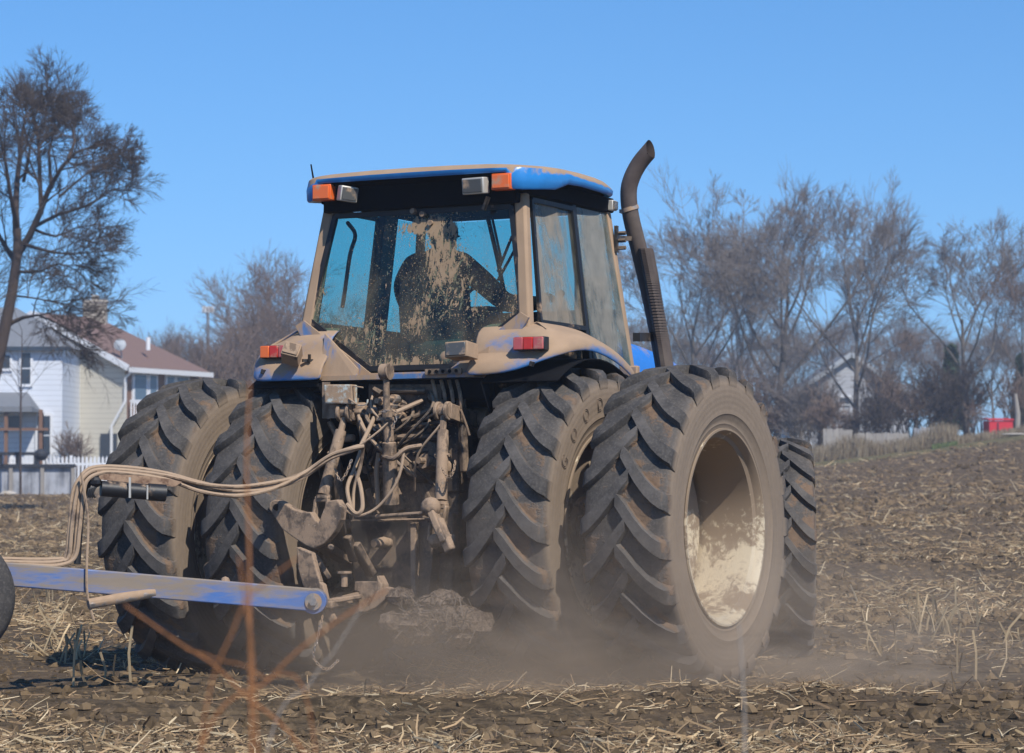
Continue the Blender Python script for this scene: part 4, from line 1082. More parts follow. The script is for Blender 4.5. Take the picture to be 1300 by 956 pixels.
b = MB(); b.lathe([(.0, .0), (.0, .14), (.03, .19), (-.03, .19), (-.02, .1), (-.03, 0)], 28, c=(0, 0, 0)); b.v = [tuple(Matrix.Rotation(pi / 2, 3, 'Z') @ Vector(p) + wc) for p in b.v]; gw = IP('gauge_wheel', b, 'steel')
b = MB(); b.lathe([(-.07, .20), (-.095, .25), (-.10, .33), (-.07, .37), (0, .385), (.07, .37), (.10, .33), (.095, .25), (.07, .20)], 48, closed=True); b.v = [tuple(Matrix.Rotation(pi / 2, 3, 'Z') @ Vector(p) + wc) for p in b.v]; b.build('tyre', 'rubber_small', gw, local=False, smooth=60)
b = MB(); b.cyl(wc, wc + Vector((0, .35, 0)), .03, 10); b.bar(wc + Vector((0, .35, 0)), Vector((wc.x, YL, I(-64, 728).z)), .06, .06); IP('wheel_arm', b, 'blue_tongue')
# ------------------------------------------------------------------ trees
def vnorm(a): return a / (np.linalg.norm(a, axis=-1, keepdims=True) + 1e-9)
def grow(P, R, nch, ratio, ang, up, seed, wig=.18, t0=.25, rr=.5, minr=.008, k=4, out=None):
    """children of the branches P (N,k,3)"""
    rg = np.random.default_rng(seed); N, kk, _ = P.shape
    L = np.linalg.norm(P[:, 1:] - P[:, :-1], axis=-1).sum(1)
    idx = np.repeat(np.arange(N), nch); M = len(idx)
    t = t0 + (1 - t0) * rg.random(M) ** .85; t[::nch] = 1.0
    s = np.clip(t * (kk - 1), 0, kk - 1.001); i0 = s.astype(int); fr = (s - i0)[:, None]
    A = P[idx, i0]; B = P[idx, i0 + 1]; S = A * (1 - fr) + B * fr
    d = vnorm(B - A); rad = R[idx, i0] * (1 - fr[:, 0]) + R[idx, i0 + 1] * fr[:, 0]
    rnd = rg.normal(size=(M, 3)); perp = vnorm(rnd - d * (rnd * d).sum(-1, keepdims=True))
    th = ang * (.6 + .7 * rg.random(M)); th[::nch] *= .45
    nd = vnorm(d * np.cos(th)[:, None] + perp * np.sin(th)[:, None] + np.array([0, 0, up]))
    ln = L[idx] * ratio * (.65 + .7 * rg.random(M)) * (1.15 - .45 * t)
    pts = [S]; cur = nd
    for j in range(k - 1):
        cur = vnorm(cur + rg.normal(size=(M, 3)) * wig + np.array([0, 0, up * .5])); pts.append(pts[-1] + cur * (ln / (k - 1))[:, None])
    Pc = np.stack(pts, 1)
    r0 = np.maximum(rad * rr * (.8 + .4 * rg.random(M)), minr)
    taper = np.linspace(1, .45, k)
    return Pc, r0[:, None] * taper[None]
def tree_meshes(limbs, seed, levels, mats, minr, name='tree', trunk_sides=10):
    """limbs: list of (pts, radii) polylines, first one the trunk -> (trunk mesh, crown mesh)"""
    K = 7
    def resamp(pts, rr):
        b_ = np.array([tuple(p) for p in bez(pts, 40)]); rr = np.interp(np.linspace(0, 1, len(b_)), np.linspace(0, 1, len(rr)), rr)
        ii = np.linspace(0, len(b_) - 1, K); i0 = np.minimum(ii.astype(int), len(b_) - 2); f = (ii - i0)[:, None]
        return b_[i0] * (1 - f) + b_[i0 + 1] * f, np.interp(ii, np.arange(len(rr)), rr)
    PR = [resamp(p, r) for p, r in limbs]
    P0 = np.stack([p for p, _ in PR]); R0 = np.stack([r for _, r in PR])
    tv, tf = tubes_np(P0, R0, trunk_sides)
    vs, fs, off = [], [], 0; P, R = P0[1:] if len(PR) > 1 else P0, R0[1:] if len(PR) > 1 else R0
    for li, (nch, ratio, ang, up, wig, rr, sides) in enumerate(levels):
        P, R = grow(P, R, nch, ratio, ang, up, seed * 31 + li, wig, rr=rr, minr=minr * (1 + .5 * (len(levels) - 1 - li)), t0=.3 if li else .25)
        V, Fq = tubes_np(P, R, sides); vs.append(V); fs.append(Fq + off); off += len(V)
    return np_mesh('trunk', tv, tf, mats[0], True), np_mesh('crown', np.concatenate(vs), np.concatenate(fs), mats[1], True)
def rand_limbs(H, seed, nl, spread, r0, fork=.3, lean=.04, multi=1):
    rg = random.Random(seed); limbs = []
    top = Vector((rg.uniform(-1, 1) * lean * H, rg.uniform(-1, 1) * lean * H, H * .62))
    tr_pts = [Vector((0, 0, -.3)), Vector((top.x * .2, top.y * .2, H * .2)), Vector((top.x * .6 + rg.uniform(-.1, .1), top.y * .6, H * .42)), top]
    limbs.append((tr_pts, [r0, r0 * .8, r0 * .55, r0 * .3]))
    B = bez(tr_pts, 30)
    for k in range(nl):
        t = fork + (1 - fork) * (k + rg.random() * .6) / nl; p = B[min(len(B) - 1, int(t * (len(B) - 1)))]
        a = k * 2.4 + rg.uniform(-.5, .5); e = spread * (1.15 - .5 * t) * rg.uniform(.75, 1.2)
        d = Vector((cos(a) * sin(e), sin(a) * sin(e), cos(e))); dd_ = (d + Vector((0, 0, .35))).normalized()
        # reach out to a domed crown envelope
        L = .1 * H
        while L < H * .7:
            q_ = p + dd_ * L - Vector((0, 0, H * .60))
            if (q_.x / (.40 * H)) ** 2 + (q_.y / (.40 * H)) ** 2 + (q_.z / (.34 * H)) ** 2 > 1: break
            L += .02 * H
        L *= rg.uniform(.78, .95)
        q1 = p + d * L * .35; d2 = (d + Vector((0, 0, .45))).normalized(); q2 = q1 + d2 * L * .35 + Vector((rg.gauss(0, .04), rg.gauss(0, .04), 0)) * L; d3 = (d2 + Vector((rg.gauss(0, .2), rg.gauss(0, .2), .2))).normalized(); q3 = q2 + d3 * L * .35
        rr = r0 * (.55 - .28 * t)
        limbs.append(([p, q1, q2, q3], [rr, rr * .75, rr * .5, rr * .22]))
    return limbs
LV = lambda n5=5: [(8, .44, .75, .10, .08, .55, 5), (6, .58, .75, .08, .09, .55, 4), (5, .66, .65, .06, .10, .6, 3), (n5 - 2, .75, .50, .05, .10, .7, 3)]
variants = []
for k, (H, nl, sp, r0, fk) in enumerate(((14, 8, .72, .22, .34), (14, 7, .62, .20, .42), (14, 9, .80, .25, .30), (14, 7, .50, .18, .2))):
    variants.append(tree_meshes(rand_limbs(H, 50 + k, nl, sp, r0, fk), 70 + k, LV(7 if k < 3 else 6), ('bark_grey', 'twig_grey' if k != 3 else 'twig_red'), .0095))
VZ = []
for tm_, cm_ in variants:
    z_ = np.zeros(len(cm_.vertices) * 3, np.float32); cm_.vertices.foreach_get('co', z_); VZ.append(float(np.percentile(z_[2::3], 99.6)))
def put_tree(v, px, ybase, ytop, D, label, rot=0, wide=1.0, cat='tree', name='bare_tree', group='bare trees beyond the field'):
    b0 = at(px, ybase, D); ztop = at(px, ytop, D).z; zb_ = float(gh(b0.x, D, False)) - .1
    H = ztop - zb_; s = H / VZ[v]
    t = thing(name, label, cat, Matrix.LocRotScale(Vector((b0.x, D, zb_)), Matrix.Rotation(rot, 3, 'Z').to_quaternion(), Vector((s * wide, s * wide, s))), group)
    a = np_obj('trunk', variants[v][0], t); c = np_obj('crown', variants[v][1], t)
    return t
put_tree(0, 878, 560, 276, 138, 'bare grey tree with rounded crown just right of the exhaust stack', .3, 1.0)
put_tree(2, 985, 560, 224, 136, 'tallest bare tree of the right hand row, wide crown above the front wheel', 1.1, 1.0)
put_tree(1, 940, 560, 290, 150, 'slender bare tree between the exhaust side tree and the tallest one', 2.0, .9)
put_tree(0, 1086, 552, 258, 130, 'pale trunked bare tree standing in front of the white gabled house on the right', 2.2, .98)
put_tree(1, 1228, 548, 264, 134, 'bare tree with dark forked trunk left of the red shed', .4, 1.25)
put_tree(3, 1305, 540, 340, 128, 'bare tree cut by the right edge of the view', 1.9, 1.2)
bk = [(835, 380, 165, 1, 'dim bare tree far behind, right against the exhaust stack'), (905, 425, 170, 3, 'low reddish bare tree behind the slender tree'), (1018, 410, 172, 2, 'hazy bare tree behind the left end of the white gabled house'), (1050, 400, 176, 3, 'reddish bare tree rising behind the peak of the white gabled house'),
      (1125, 395, 170, 1, 'hazy bare tree right behind the pale trunked one'), (1165, 410, 165, 3, 'reddish bare tree in the gap right of the pale trunked tree'), (1200, 425, 178, 0, 'hazy low tree directly left of the dark forked trunk'), (1262, 400, 160, 1, 'thin bare tree directly above the red shed'), (1290, 420, 175, 3, 'reddish bare tree behind the one at the right edge'), (960, 420, 182, 0, 'faint low tree behind the tallest bare tree')]
for k, (px, yt_, D, v, lb) in enumerate(bk): put_tree(v, px, 565, yt_, D, lb, k * 1.7, 1.15 if v != 3 else 1.5, group='hazy trees further back')
lf = [(348, 600, 318, 150, 3, 'thin bare tree standing up left of the tractor cab', 1.0), (372, 600, 372, 140, 3, 'reddish bare tree touching the left cab pillar', 1.5), (318, 600, 400, 146, 3, 'reddish bushy tree left of the thin one by the cab', 1.5), (292, 600, 415, 160, 3, 'low reddish tree right of the mobile phone mast', 1.4), (205, 600, 412, 165, 3, 'wispy bare tree behind the slope of the red roof', .9), (236, 600, 425, 170, 3, 'wispy bare tree between the red roof and the phone mast', 1.0), (275, 600, 425, 155, 3, 'low bare tree hiding the foot of the phone mast', 1.5), (395, 600, 400, 160, 3, 'reddish bare tree seen through the left side of the cab', 1.4), (790, 600, 400, 150, 0, 'bare tree in the gap between cab and exhaust stack', 1.0)]
for k, (px, yb, yt_, D, v, lb, w) in enumerate(lf): put_tree(v, px, yb, yt_, D, lb, k * 1.3 + .4, w, group='thin bare trees behind the houses')

# the big tree at the left
D = 76
def S(px, py, dy=0):
    if py < 200: py = 200 - (200 - py) * .60
    if px > 100: px = 100 + (px - 100) * .9
    return at(px, py, D + dy)
bt = thing('bare_tree', 'big dark bare tree filling the upper left corner', 'tree', TRN((S(-30, 625).x, D, .2)))
inv = MW[bt.name].inverted()
def L_(pts, r): return ([inv @ S(*p) for p in pts], r)
limbs = [L_([(-38, 640), (-22, 540), (0, 445), (20, 345), (22, 290)], [.24, .19, .155, .125, .10]),
         L_([(21, 300), (20, 250), (26, 190, .5), (30, 130, .8), (34, 105, 1)], [.10, .08, .055, .035, .02]),
         L_([(22, 325), (45, 285), (62, 240, -.5), (88, 200, -1), (112, 180, -1)], [.10, .085, .06, .045, .02]),
         L_([(52, 262), (50, 210, 1), (48, 160, 1.3), (44, 110, 1.6)], [.06, .05, .035, .018]),
         L_([(40, 290), (75, 272, .6), (110, 262, 1), (150, 240, 1.2)], [.055, .045, .03, .015]),
         L_([(22, 335), (5, 310, 1), (-15, 270, 1.5), (-30, 210, 2)], [.08, .06, .04, .02]),
         L_([(22, 290), (12, 240, -1), (5, 190, -1.4), (-5, 130, -1.8)], [.07, .05, .035, .018]),
         L_([(30, 310), (65, 320, -1), (95, 322, -1.5), (120, 320, -1.6)], [.05, .035, .02, .012]),
         L_([(86, 202, -1), (95, 165, -.6), (90, 130, -.4), (100, 105, -.3)], [.045, .035, .02, .012]),
         L_([(66, 238), (62, 190, 1.4), (70, 140, 2), (66, 95, 2.2)], [.05, .035, .025, .012]),
         L_([(8, 415), (22, 406), (48, 400, -.5), (75, 412, -1), (100, 425, -1)], [.06, .055, .03, .02, .010]),
         L_([(14, 375), (40, 378, 1), (80, 385, 1.5), (125, 392, 2)], [.03, .022, .014, .008]),
         L_([(24, 345), (50, 345, -1), (75, 335, -1.4), (100, 345, -1.6)], [.04, .03, .018, .01]),
         L_([(40, 290), (70, 300, .8), (95, 290, 1.3), (125, 285, 1.6)], [.045, .03, .02, .012]),
         L_([(75, 250, .6), (105, 225, .8), (130, 210, 1), (160, 215, 1.2)], [.035, .025, .018, .01]),
         L_([(30, 230, .3), (38, 180, -.6), (30, 130, -.8), (52, 95, -.8)], [.045, .03, .02, .012]),
         L_([(-10, 500), (-40, 440, 1), (-60, 360, 2), (-70, 280, 2)], [.12, .09, .06, .03]),
         L_([(110, 182, -1), (135, 170, -1), (155, 180, -1.2), (165, 200, -1.4)], [.03, .022, .015, .01])]
tm, cm = tree_meshes(limbs, 5, [(13, .36, .85, .05, .08, .5, 5), (7, .58, .80, .03, .09, .55, 4), (5, .68, .65, .02, .10, .6, 3), (4, .75, .50, .0, .11, .7, 3)], ('bark_dark', 'twig_dark'), .0050, trunk_sides=12)
np_obj('trunk', tm, bt); np_obj('crown', cm, bt)
# its drooping low twigs in front of the houses
limbs = [L_([(60, 380), (90, 390, .5), (120, 405, .8), (140, 425, 1)], [.010, .008, .006, .004]), L_([(40, 385), (70, 420, 0), (95, 450), (125, 470)], [.012, .01, .007, .005]), L_([(100, 392), (150, 385, 1), (170, 370, 1.4)], [.012, .008, .005])]
tm, cm = tree_meshes([limbs[0]] + limbs, 9, [(9, .45, .7, -.03, .14, .6, 3), (6, .5, .7, -.05, .16, .7, 3)], ('bark_dark', 'twig_dark'), .0035)
np_obj('drooping_twigs', cm, bt); np_obj('low_branch', tm, bt)
# young tree in front of the white house
yt_ = thing('young_tree', 'thin young bare tree in front of the white house patio', 'tree', TRN((at(26, 600, 106).x, 106, .3)))
inv = MW[yt_.name].inverted()
tm, cm = tree_meshes([([inv @ at(26, 632, 106), inv @ at(26, 540, 106), inv @ at(27, 480, 106), inv @ at(28, 420, 106)], [.05, .04, .025, .012])], 17, [(14, .35, .9, .15, .15, .4, 4), (5, .5, .8, .1, .2, .6, 3)], ('bark_dark', 'twig_dark'), .007)
np_obj('trunk', tm, yt_); np_obj('crown', cm, yt_)

# shrubs: many stems from the ground
def shrub(px, yb, yt2, D, wpx, label, seed, mat='twig_red', n=16, name='bare_shrub', group='bare shrubs at the field edge', deep=2):
    b0 = at(px, yb, D); zb_ = float(gh(b0.x, D, False)); H = at(px, yt2, D).z - zb_; W = wpx * D / F
    t = thing(name, label, 'shrub', TRN((b0.x, D, zb_)), group); rg = random.Random(seed); limbs = []
    for k in range(n):
        a = rg.random() * 6.28; x0 = rg.uniform(-.3, .3) * W; sp = rg.uniform(.2, 1.0)
        tip = Vector((x0 + cos(a) * W * .5 * sp, sin(a) * W * .4 * sp, H * rg.uniform(.5, .9) * (1.05 - .4 * sp)))
        limbs.append(([Vector((x0, 0, 0)), Vector((x0, 0, 0)).lerp(tip, .4) + Vector((0, 0, H * .1)), tip * .75 + Vector((x0 * .25, 0, H * .05)), tip], [.03, .022, .014, .008]))
    tm, cm = tree_meshes([limbs[0]] + limbs, seed, [(7, .5, .7, .12, .2, .5, 3), (6, .5, .7, .08, .24, .6, 3)] + ([(4, .5, .7, .05, .25, .7, 3)] if deep > 2 else []), ('bark_dark' if mat != 'twig_grey' else 'bark_grey', mat), .010)
    np_obj('stem', tm, t); np_obj('crown', cm, t)
shrub(1155, 560, 466, 128, 90, 'broad brown thicket between the pale trunked tree and the forked one', 1, n=26, deep=3)
shrub(1210, 560, 462, 127, 80, 'dense brown bush under the dark forked tree', 2, mat='twig_dark', n=26, deep=3)
shrub(1055, 556, 500, 128, 46, 'brown bush in front of the left part of the white gabled house', 3, n=18, deep=3)
shrub(1108, 556, 500, 127, 40, 'dark bush right beside the pale trunk', 4, mat='twig_dark', n=18, deep=3)
shrub(1240, 556, 515, 121, 22, 'scrubby bush left of the red shed', 5, n=8)
shrub(965, 565, 480, 132, 60, 'brown brush below the tallest tree, behind the big outer tyre', 6, n=22, deep=3)
shrub(920, 565, 490, 134, 60, 'brown brush low down right of the exhaust side tree', 16, n=22, deep=3)
shrub(1290, 552, 470, 124, 50, 'scrubby bush at the right edge beyond the furrows', 7, n=16)
shrub(1010, 565, 490, 131, 40, 'grey brush left of the white gabled house', 8, mat='twig_grey', n=18, deep=3)
shrub(95, 590, 548, 113.2, 32, 'yellowish rounded shrub against the cream wall', 9, mat='twig_red', n=20, name='shrub', group=None)
shrub(330, 600, 430, 128, 90, 'reddish brush left of the tractor fender', 10, n=24, deep=3, group='brush left of the tractor')
shrub(275, 600, 450, 130, 70, 'reddish brush behind the outer left tyre', 12, n=20, deep=3, group='brush left of the tractor')
# evergreens
def evergreen(px, yb, yt2, D, wpx, label, seed):
    b0 = at(px, yb, D); zb_ = float(gh(b0.x, D, False)); H = at(px, yt2, D).z - zb_; W = wpx * D / F / 2
    t = thing('evergreen_tree', label, 'tree', TRN((b0.x, D, zb_)), 'evergreens among the bare trees'); rg = np.random.default_rng(seed)
    b = MB(); b.tube([(0, 0, 0), (0, 0, H * .95)], [.14, .03], 8); b.build('trunk', 'bark_dark', t)
    n = 7000; zf = rg.random(n); rad_ = W * (1 - zf * .8) * rg.random(n) ** .5; a = rg.random(n) * 6.28
    lump = 1 + .35 * np.sin(a * 3 + zf * 17) ; rad_ = rad_ * lump
    c = np.stack([rad_ * np.cos(a), rad_ * np.sin(a), H * (.12 + .88 * zf) - rad_ * .25], -1)
    d = rg.normal(size=(n, 3)) * .12; e = rg.normal(size=(n, 3)) * .10
    V = np.stack([c, c + d, c + e], 1).reshape(-1, 3); Fq = np.arange(n * 3).reshape(-1, 3)
    tint = np.repeat(np.array([[.035, .06, .03]]) * (.5 + rg.random((n, 1))), 3, 0)
    np_obj('crown', np_mesh('crown', V, Fq, 'needles', False, tint), t)
shrub(1035, 560, 478, 140, 50, 'pale grey brush in front of the left wall of the gabled house', 21, mat='twig_grey', n=20, deep=3)
shrub(1125, 560, 474, 140, 50, 'pale grey brush in front of the right roof slope of the gabled house', 22, mat='twig_grey', n=20, deep=3)
evergreen(1208, 545, 440, 150, 40, 'dark evergreen half hidden behind the forked bare tree', 1)
evergreen(1297, 545, 452, 150, 26, 'dark evergreen at the right edge behind the bare branches', 2)

# tall dry grass along the far edge of the field
def grass_strip(name, label, n, pxr, Dr, hh, cols, wid=.012):
    px = rng.uniform(*pxr, n); Dd = rng.uniform(*Dr, n); X = (px - 650) / F * Dd; Z = gh(X, Dd, False) - .02
    h = hh * (.5 + .8 * rng.random(n)) * (.7 + .7 * (vn(X * .9, Dd * .4) + .5)); ln_ = rng.normal(0, .16, (n, 2))
    P0 = np.stack([X, Dd, Z], -1); P = np.stack([P0, P0 + np.stack([ln_[:, 0] * h * .3, ln_[:, 1] * h * .3, h * .55], -1), P0 + np.stack([ln_[:, 0] * h, ln_[:, 1] * h, h * .95], -1)], 1)
    V, Fq = tubes_np(P, np.stack([np.full(n, wid), np.full(n, wid * .8), np.full(n, wid * .25)], 1), 3)
    cols = np.array(cols); t_ = np.repeat(cols[rng.integers(0, len(cols), n)] * (.75 + .5 * rng.random((n, 1))), 9, 0)
    o = np_obj(name, np_mesh(name, V, Fq, 'dry_grass', False, t_)); tag(o, label, 'grass', kind='stuff')
STR = [[.36, .29, .19], [.30, .23, .15], [.42, .35, .24], [.22, .17, .11]]
grass_strip('dry_grass', 'tall tan dead grass between the field and the board fence on the right', 3800, (1030, 1215), (116, 119), .62, STR)
grass_strip('dry_grass', 'dead grass and weeds at the far right edge of the field', 1800, (1200, 1320), (116, 119), .32, STR)
grass_strip('dry_grass', 'dead grass left of the tractor below the picket fence', 3000, (-20, 330), (108, 111), .35, STR)
grass_strip('green_grass', 'fresh green grass patch at the field edge under the bushes', 1800, (1183, 1215), (115, 117.5), .14, [[.13, .17, .06], [.18, .21, .09]], .02)


# ------------------------------------------------------------------ houses
def WB(o, name, c, d, mat, bev=0, rot=None):
    b = MB(); b.box(c, d, rot); return b.build(name, mat, o, local=False, bevel=bev)
# white house
wx = at(79, 500, 114).x
wh = thing('white_house', 'two storey white sided house with grey roof behind the big bare tree', 'house', TRN((wx - 4, 117, .4)))
ez = at(0, 441, 114).z
b = MB(); b.box((wx - 5.5, 117.5, (ez + .2) / 2), (11, 7, ez - .2)); w0 = b.build('wall', 'siding_white', wh, local=False)
b = MB(); x0, x1, y0, y1 = wx - 11.3, wx + .25, 113.7, 121.3
b._add([(x0, y0, ez), (x1, y0, ez), (x1, y1, ez), (x0, y1, ez), (x0 + 3.6, 117.5, ez + 1.7), (x1 - 2.6, 117.5, ez + 1.7)], [(0, 1, 5, 4), (1, 2, 5), (2, 3, 4, 5), (3, 0, 4), (3, 2, 1, 0)])
b.build('roof', 'shingle_grey', wh, local=False, smooth=0)
WB(wh, 'eaves', (wx - 5.5, 113.72, ez - .06), (11.7, .06, .16), 'dark_pane')
def win(o, px0, px1, py0, py1, D, n=1, pane='dark_pane', depth=.06):
    a = at(px0, py1, D); c = at(px1, py0, D); cx, cz = (a.x + c.x) / 2, (a.z + c.z) / 2; w, h = c.x - a.x, c.z - a.z
    b = MB(); b.box((cx, D - depth / 2, cz), (w + .18, depth, h + .18)); f = b.build('window', 'trim_white', o, local=False)
    b = MB()
    for k in range(n): b.box((cx, D - depth - .01, a.z + h * (k + .5) / n), (w, .02, h / n - .06))
    b.build('pane', pane, f, local=False)
win(wh, 28, 39, 447, 488, 113.98, 2); win(wh, 3, 13, 450, 468, 113.98, 1); win(wh, 56, 64, 527, 578, 113.98, 2); win(wh, 48, 53, 527, 578, 113.98, 1); win(wh, 10, 28, 527, 545, 113.98, 1); win(wh, -14, -4, 450, 486, 113.98, 2)
a_, c_ = at(-40, 516, 111.3), at(55, 503, 114)
b = MB(); b._add([(a_.x, 111.3, a_.z), (c_.x, 111.3, a_.z), (c_.x - .6, 114, c_.z + .15), (a_.x, 114, c_.z + .15), (a_.x, 111.3, a_.z - .2), (c_.x, 111.3, a_.z - .2), (c_.x, 114, a_.z - .2), (a_.x, 114, a_.z - .2)], [(0, 1, 2, 3), (0, 4, 5, 1), (1, 5, 6, 2), (4, 7, 6, 5)])
b.build('porch_roof', 'shingle_grey', wh, local=False, smooth=0)
b = MB()
for px in (-30, 8, 52): p = at(px, 520, 111.5); b.box((p.x, 111.5, (p.z + .4) / 2), (.13, .13, p.z - .4))
p = at(0, 545, 111.4); b.box((p.x - .3, 111.4, p.z), (4.2, .08, .10))
b.build('porch_post', 'brick_brown', wh, local=False)
# cream house
C = at(158, 500, 118); e1 = Vector((-.94, .34, 0)); e2 = Vector((.34, .94, 0)); zE = at(158, 464, 118).z; zA = zE + 2.05
ch = thing('cream_house', 'cream sided gable house with red brown roof, chimney and brown balcony side', 'house', TRN((C.x - 1, 122, .4)))
def G(s, t, z, o=0): return Vector((C.x, C.y, 0)) + e1 * s + e2 * t + Vector((0, 0, z)) 
W_, L2 = 7.8, 6.7
b = MB(); b.prism([G(0, 0, .2), G(W_, 0, .2), G(W_, 0, zE), G(W_ / 2, 0, zA - .05), G(0, 0, zE)], e2 * .2); b.build('gable_wall', 'siding_cream', ch, local=False, smooth=0)
b = MB(); b.prism([G(.0, .2, .2), G(0, L2, .2), G(0, L2, zE), G(0, .2, zE)], e1 * .2); b.build('side_wall', 'brick_brown', ch, local=False, smooth=0)
b = MB(); b.prism([G(W_, .2, .2), G(W_, L2, .2), G(W_, L2, zE), G(W_, .2, zE)], e1 * -.2); b.prism([G(.2, L2, .2), G(W_ - .2, L2, .2), G(W_ - .2, L2, zE), G(.2, L2, zE)], e2 * -.2); b.build('side_wall', 'siding_cream', ch, local=False, smooth=0)
ov = .35; sl = (zA - zE) / (W_ / 2); zo = zE - ov * sl + .12; zr_ = zA + .12
b = MB(); R0, R1 = G(W_ / 2, -ov, zr_), G(W_ / 2, 5.2, zr_)
A0, A1, B0, B1 = G(-ov, -ov, zo), G(-ov, L2 + ov, zo), G(W_ + ov, -ov, zo), G(W_ + ov, L2 + ov, zo)
b._add([A0, A1, R1, R0, B0, B1], [(0, 1, 2, 3), (3, 2, 5, 4), (1, 5, 2)])
rf = b.build('roof', 'shingle_red', ch, local=False, smooth=0, solid=.1)
b = MB(); b.bar(A0 + Vector((0, 0, -.05)) - e2 * .03, R0 + Vector((0, 0, -.05)) - e2 * .03, .05, .24); b.bar(B0 + Vector((0, 0, -.05)) - e2 * .03, R0 + Vector((0, 0, -.05)) - e2 * .03, .05, .24); b.build('rake_board', 'trim_white', ch, local=False, smooth=0)
b = MB(); b.bar(A0 + Vector((0, 0, -.12)) - e1 * .08, A1 + Vector((0, 0, -.12)) - e1 * .08, .14, .2); d0 = at(157, 466, 117.6); pts = [A0 + Vector((0, 0, -.2)) - e1 * .0 + e2 * .25, G(-.08, -.08, zE - .5), G(-.08, -.08, 3.9), G(.25, -.12, 3.3), G(.5, -.12, 2.9), G(.5, -.12, .5)]; b.tube(pts, .06, 8); b.build('gutter', 'gutter_white', ch, local=False)
b = MB(); b.box(G(W_ / 2, 4.9, zA + .30), (.95, .7, 1.0)); b.box(G(W_ / 2, 4.9, zA + .8), (1.05, .8, .12)); b.box(G(W_ / 2, 4.9, zA + .95), (.3, .3, .25)); b.build('chimney', 'stone_pale', rf, local=False, bevel=.04)
b = MB(); q = at(188, 432, 121); b.cyl(q + Vector((0, 0, -.4)), q + Vector((0, 0, .12)), .09, 10); b.build('roof_vent', 'trim_white', rf, local=False)
b = MB(); q = at(152, 437, 118.2); b.lathe([(.0, 0), (.02, .14), (.06, .24), (.08, .24), (.05, .14), (.02, 0)], 20, 'y', tuple(q)); b.v = [tuple(Matrix.Rotation(-.3, 3, 'X') @ (Vector(p) - q) + q) for p in b.v]; b.tube([q + Vector((0, .1, 0)), q + Vector((.05, .35, -.55))], .03, 6); b.tube([q, q + Vector((.0, -.35, -.1))], .015, 5)
b.build('satellite_dish', 'dish_grey', rf, local=False)
b = MB(); q = at(137, 408, 119.5); b.box(q, (.9, .6, .08), (.45, 0, 0)) if False else None
def swin(s0, s1, z0, z1, pane='blue_pane'):
    b = MB(); b.prism([G(-.0, s0 - .09, z0 - .09), G(0, s1 + .09, z0 - .09), G(0, s1 + .09, z1 + .09), G(0, s0 - .09, z1 + .09)], e1 * -.07); f = b.build('window', 'trim_white', ch, local=False, smooth=0)
    n = max(1, round((s1 - s0) / .75)); b = MB(); w = (s1 - s0) / n
    for k in range(n): b.prism([G(-.072, s0 + k * w + .06, z0), G(-.072, s0 + (k + 1) * w - .06, z0), G(-.072, s0 + (k + 1) * w - .06, z1), G(-.072, s0 + k * w + .06, z1)], e1 * -.015)
    b.build('pane', pane, f, local=False, smooth=0)
swin(.7, 1.8, 3.9, 4.95); swin(2.05, 2.7, 3.0, 4.95); swin(3.6, 4.3, 3.0, 4.95); swin(4.5, 5.6, 3.9, 4.95)
b = MB(); b.prism([G(-.1, .2, 2.75), G(-.1, 3.2, 2.75), G(-1.3, 3.2, 2.75), G(-1.3, .2, 2.75)], (0, 0, .2)); b.build('balcony', 'trim_white', ch, local=False, smooth=0)
b = MB(); b.bar(G(-1.28, .2, 3.9), G(-1.28, 3.2, 3.9), .06, .08); b.bar(G(-1.28, .2, 3.05), G(-1.28, 3.2, 3.05), .05, .06); b.bar(G(-.15, .2, 3.9), G(-1.28, .2, 3.9), .06, .08)
for k in range(25): b.bar(G(-1.28, .2 + k * .124, 3.0), G(-1.28, .2 + k * .124, 3.9), .05, .05)
for k in range(9): b.bar(G(-.2 - k * .13, .2, 3.0), G(-.2 - k * .13, .2, 3.9), .05, .05)
b.build('balcony_railing', 'trim_white', ch, local=False, smooth=0)
b = MB(); b.prism([G(.3, -.02, 1.3), G(1.0, -.02, 1.3), G(1.0, -.02, 2.6), G(.3, -.02, 2.6)], e2 * -.08); b.build('cellar_window', 'dark_pane', ch, local=False, smooth=0)
# roof peeping out behind the tractor fender
q = at(315, 462, 140)
fh = thing('distant_house', 'roof corner of a house with pale barge boards just left of the tractor fender', 'house', TRN((q.x + 2, 142, .5)))
b = MB(); b.box((q.x + 3.2, 144, q.z / 2 - .5), (6, 6, q.z - 1.1)); b.build('wall', 'siding_grey', fh, local=False)
b = MB(); l0, tp, r0_ = Vector((q.x - 1.1, 141, at(292, 480, 141).z)), Vector((q.x + 3.2, 141, at(330, 428, 141).z)), Vector((q.x + 7.5, 141, at(292, 480, 141).z))
b._add([l0, tp, r0_, l0 + Vector((0, 6.5, 0)), tp + Vector((0, 6.5, 0)), r0_ + Vector((0, 6.5, 0))], [(0, 1, 4, 3), (1, 2, 5, 4)]); b.build('roof', 'shingle_brown', fh, local=False, smooth=0, solid=.1)
b = MB(); b.prism([l0 + Vector((.5, .4, 0)), tp + Vector((0, .4, -.1)), r0_ + Vector((-.5, .4, 0))], (0, .1, 0)); b.build('gable_wall', 'siding_grey', fh, local=False, smooth=0)
b = MB(); b.bar(l0 + Vector((0, -.05, -.05)), tp + Vector((0, -.05, -.05)), .06, .3); b.bar(r0_ + Vector((0, -.05, -.05)), tp + Vector((0, -.05, -.05)), .06, .3); b.bar(at(296, 476, 139), at(316, 490, 139), .1, .14); b.build('barge_board', 'pale_wood', fh, local=False, smooth=0)
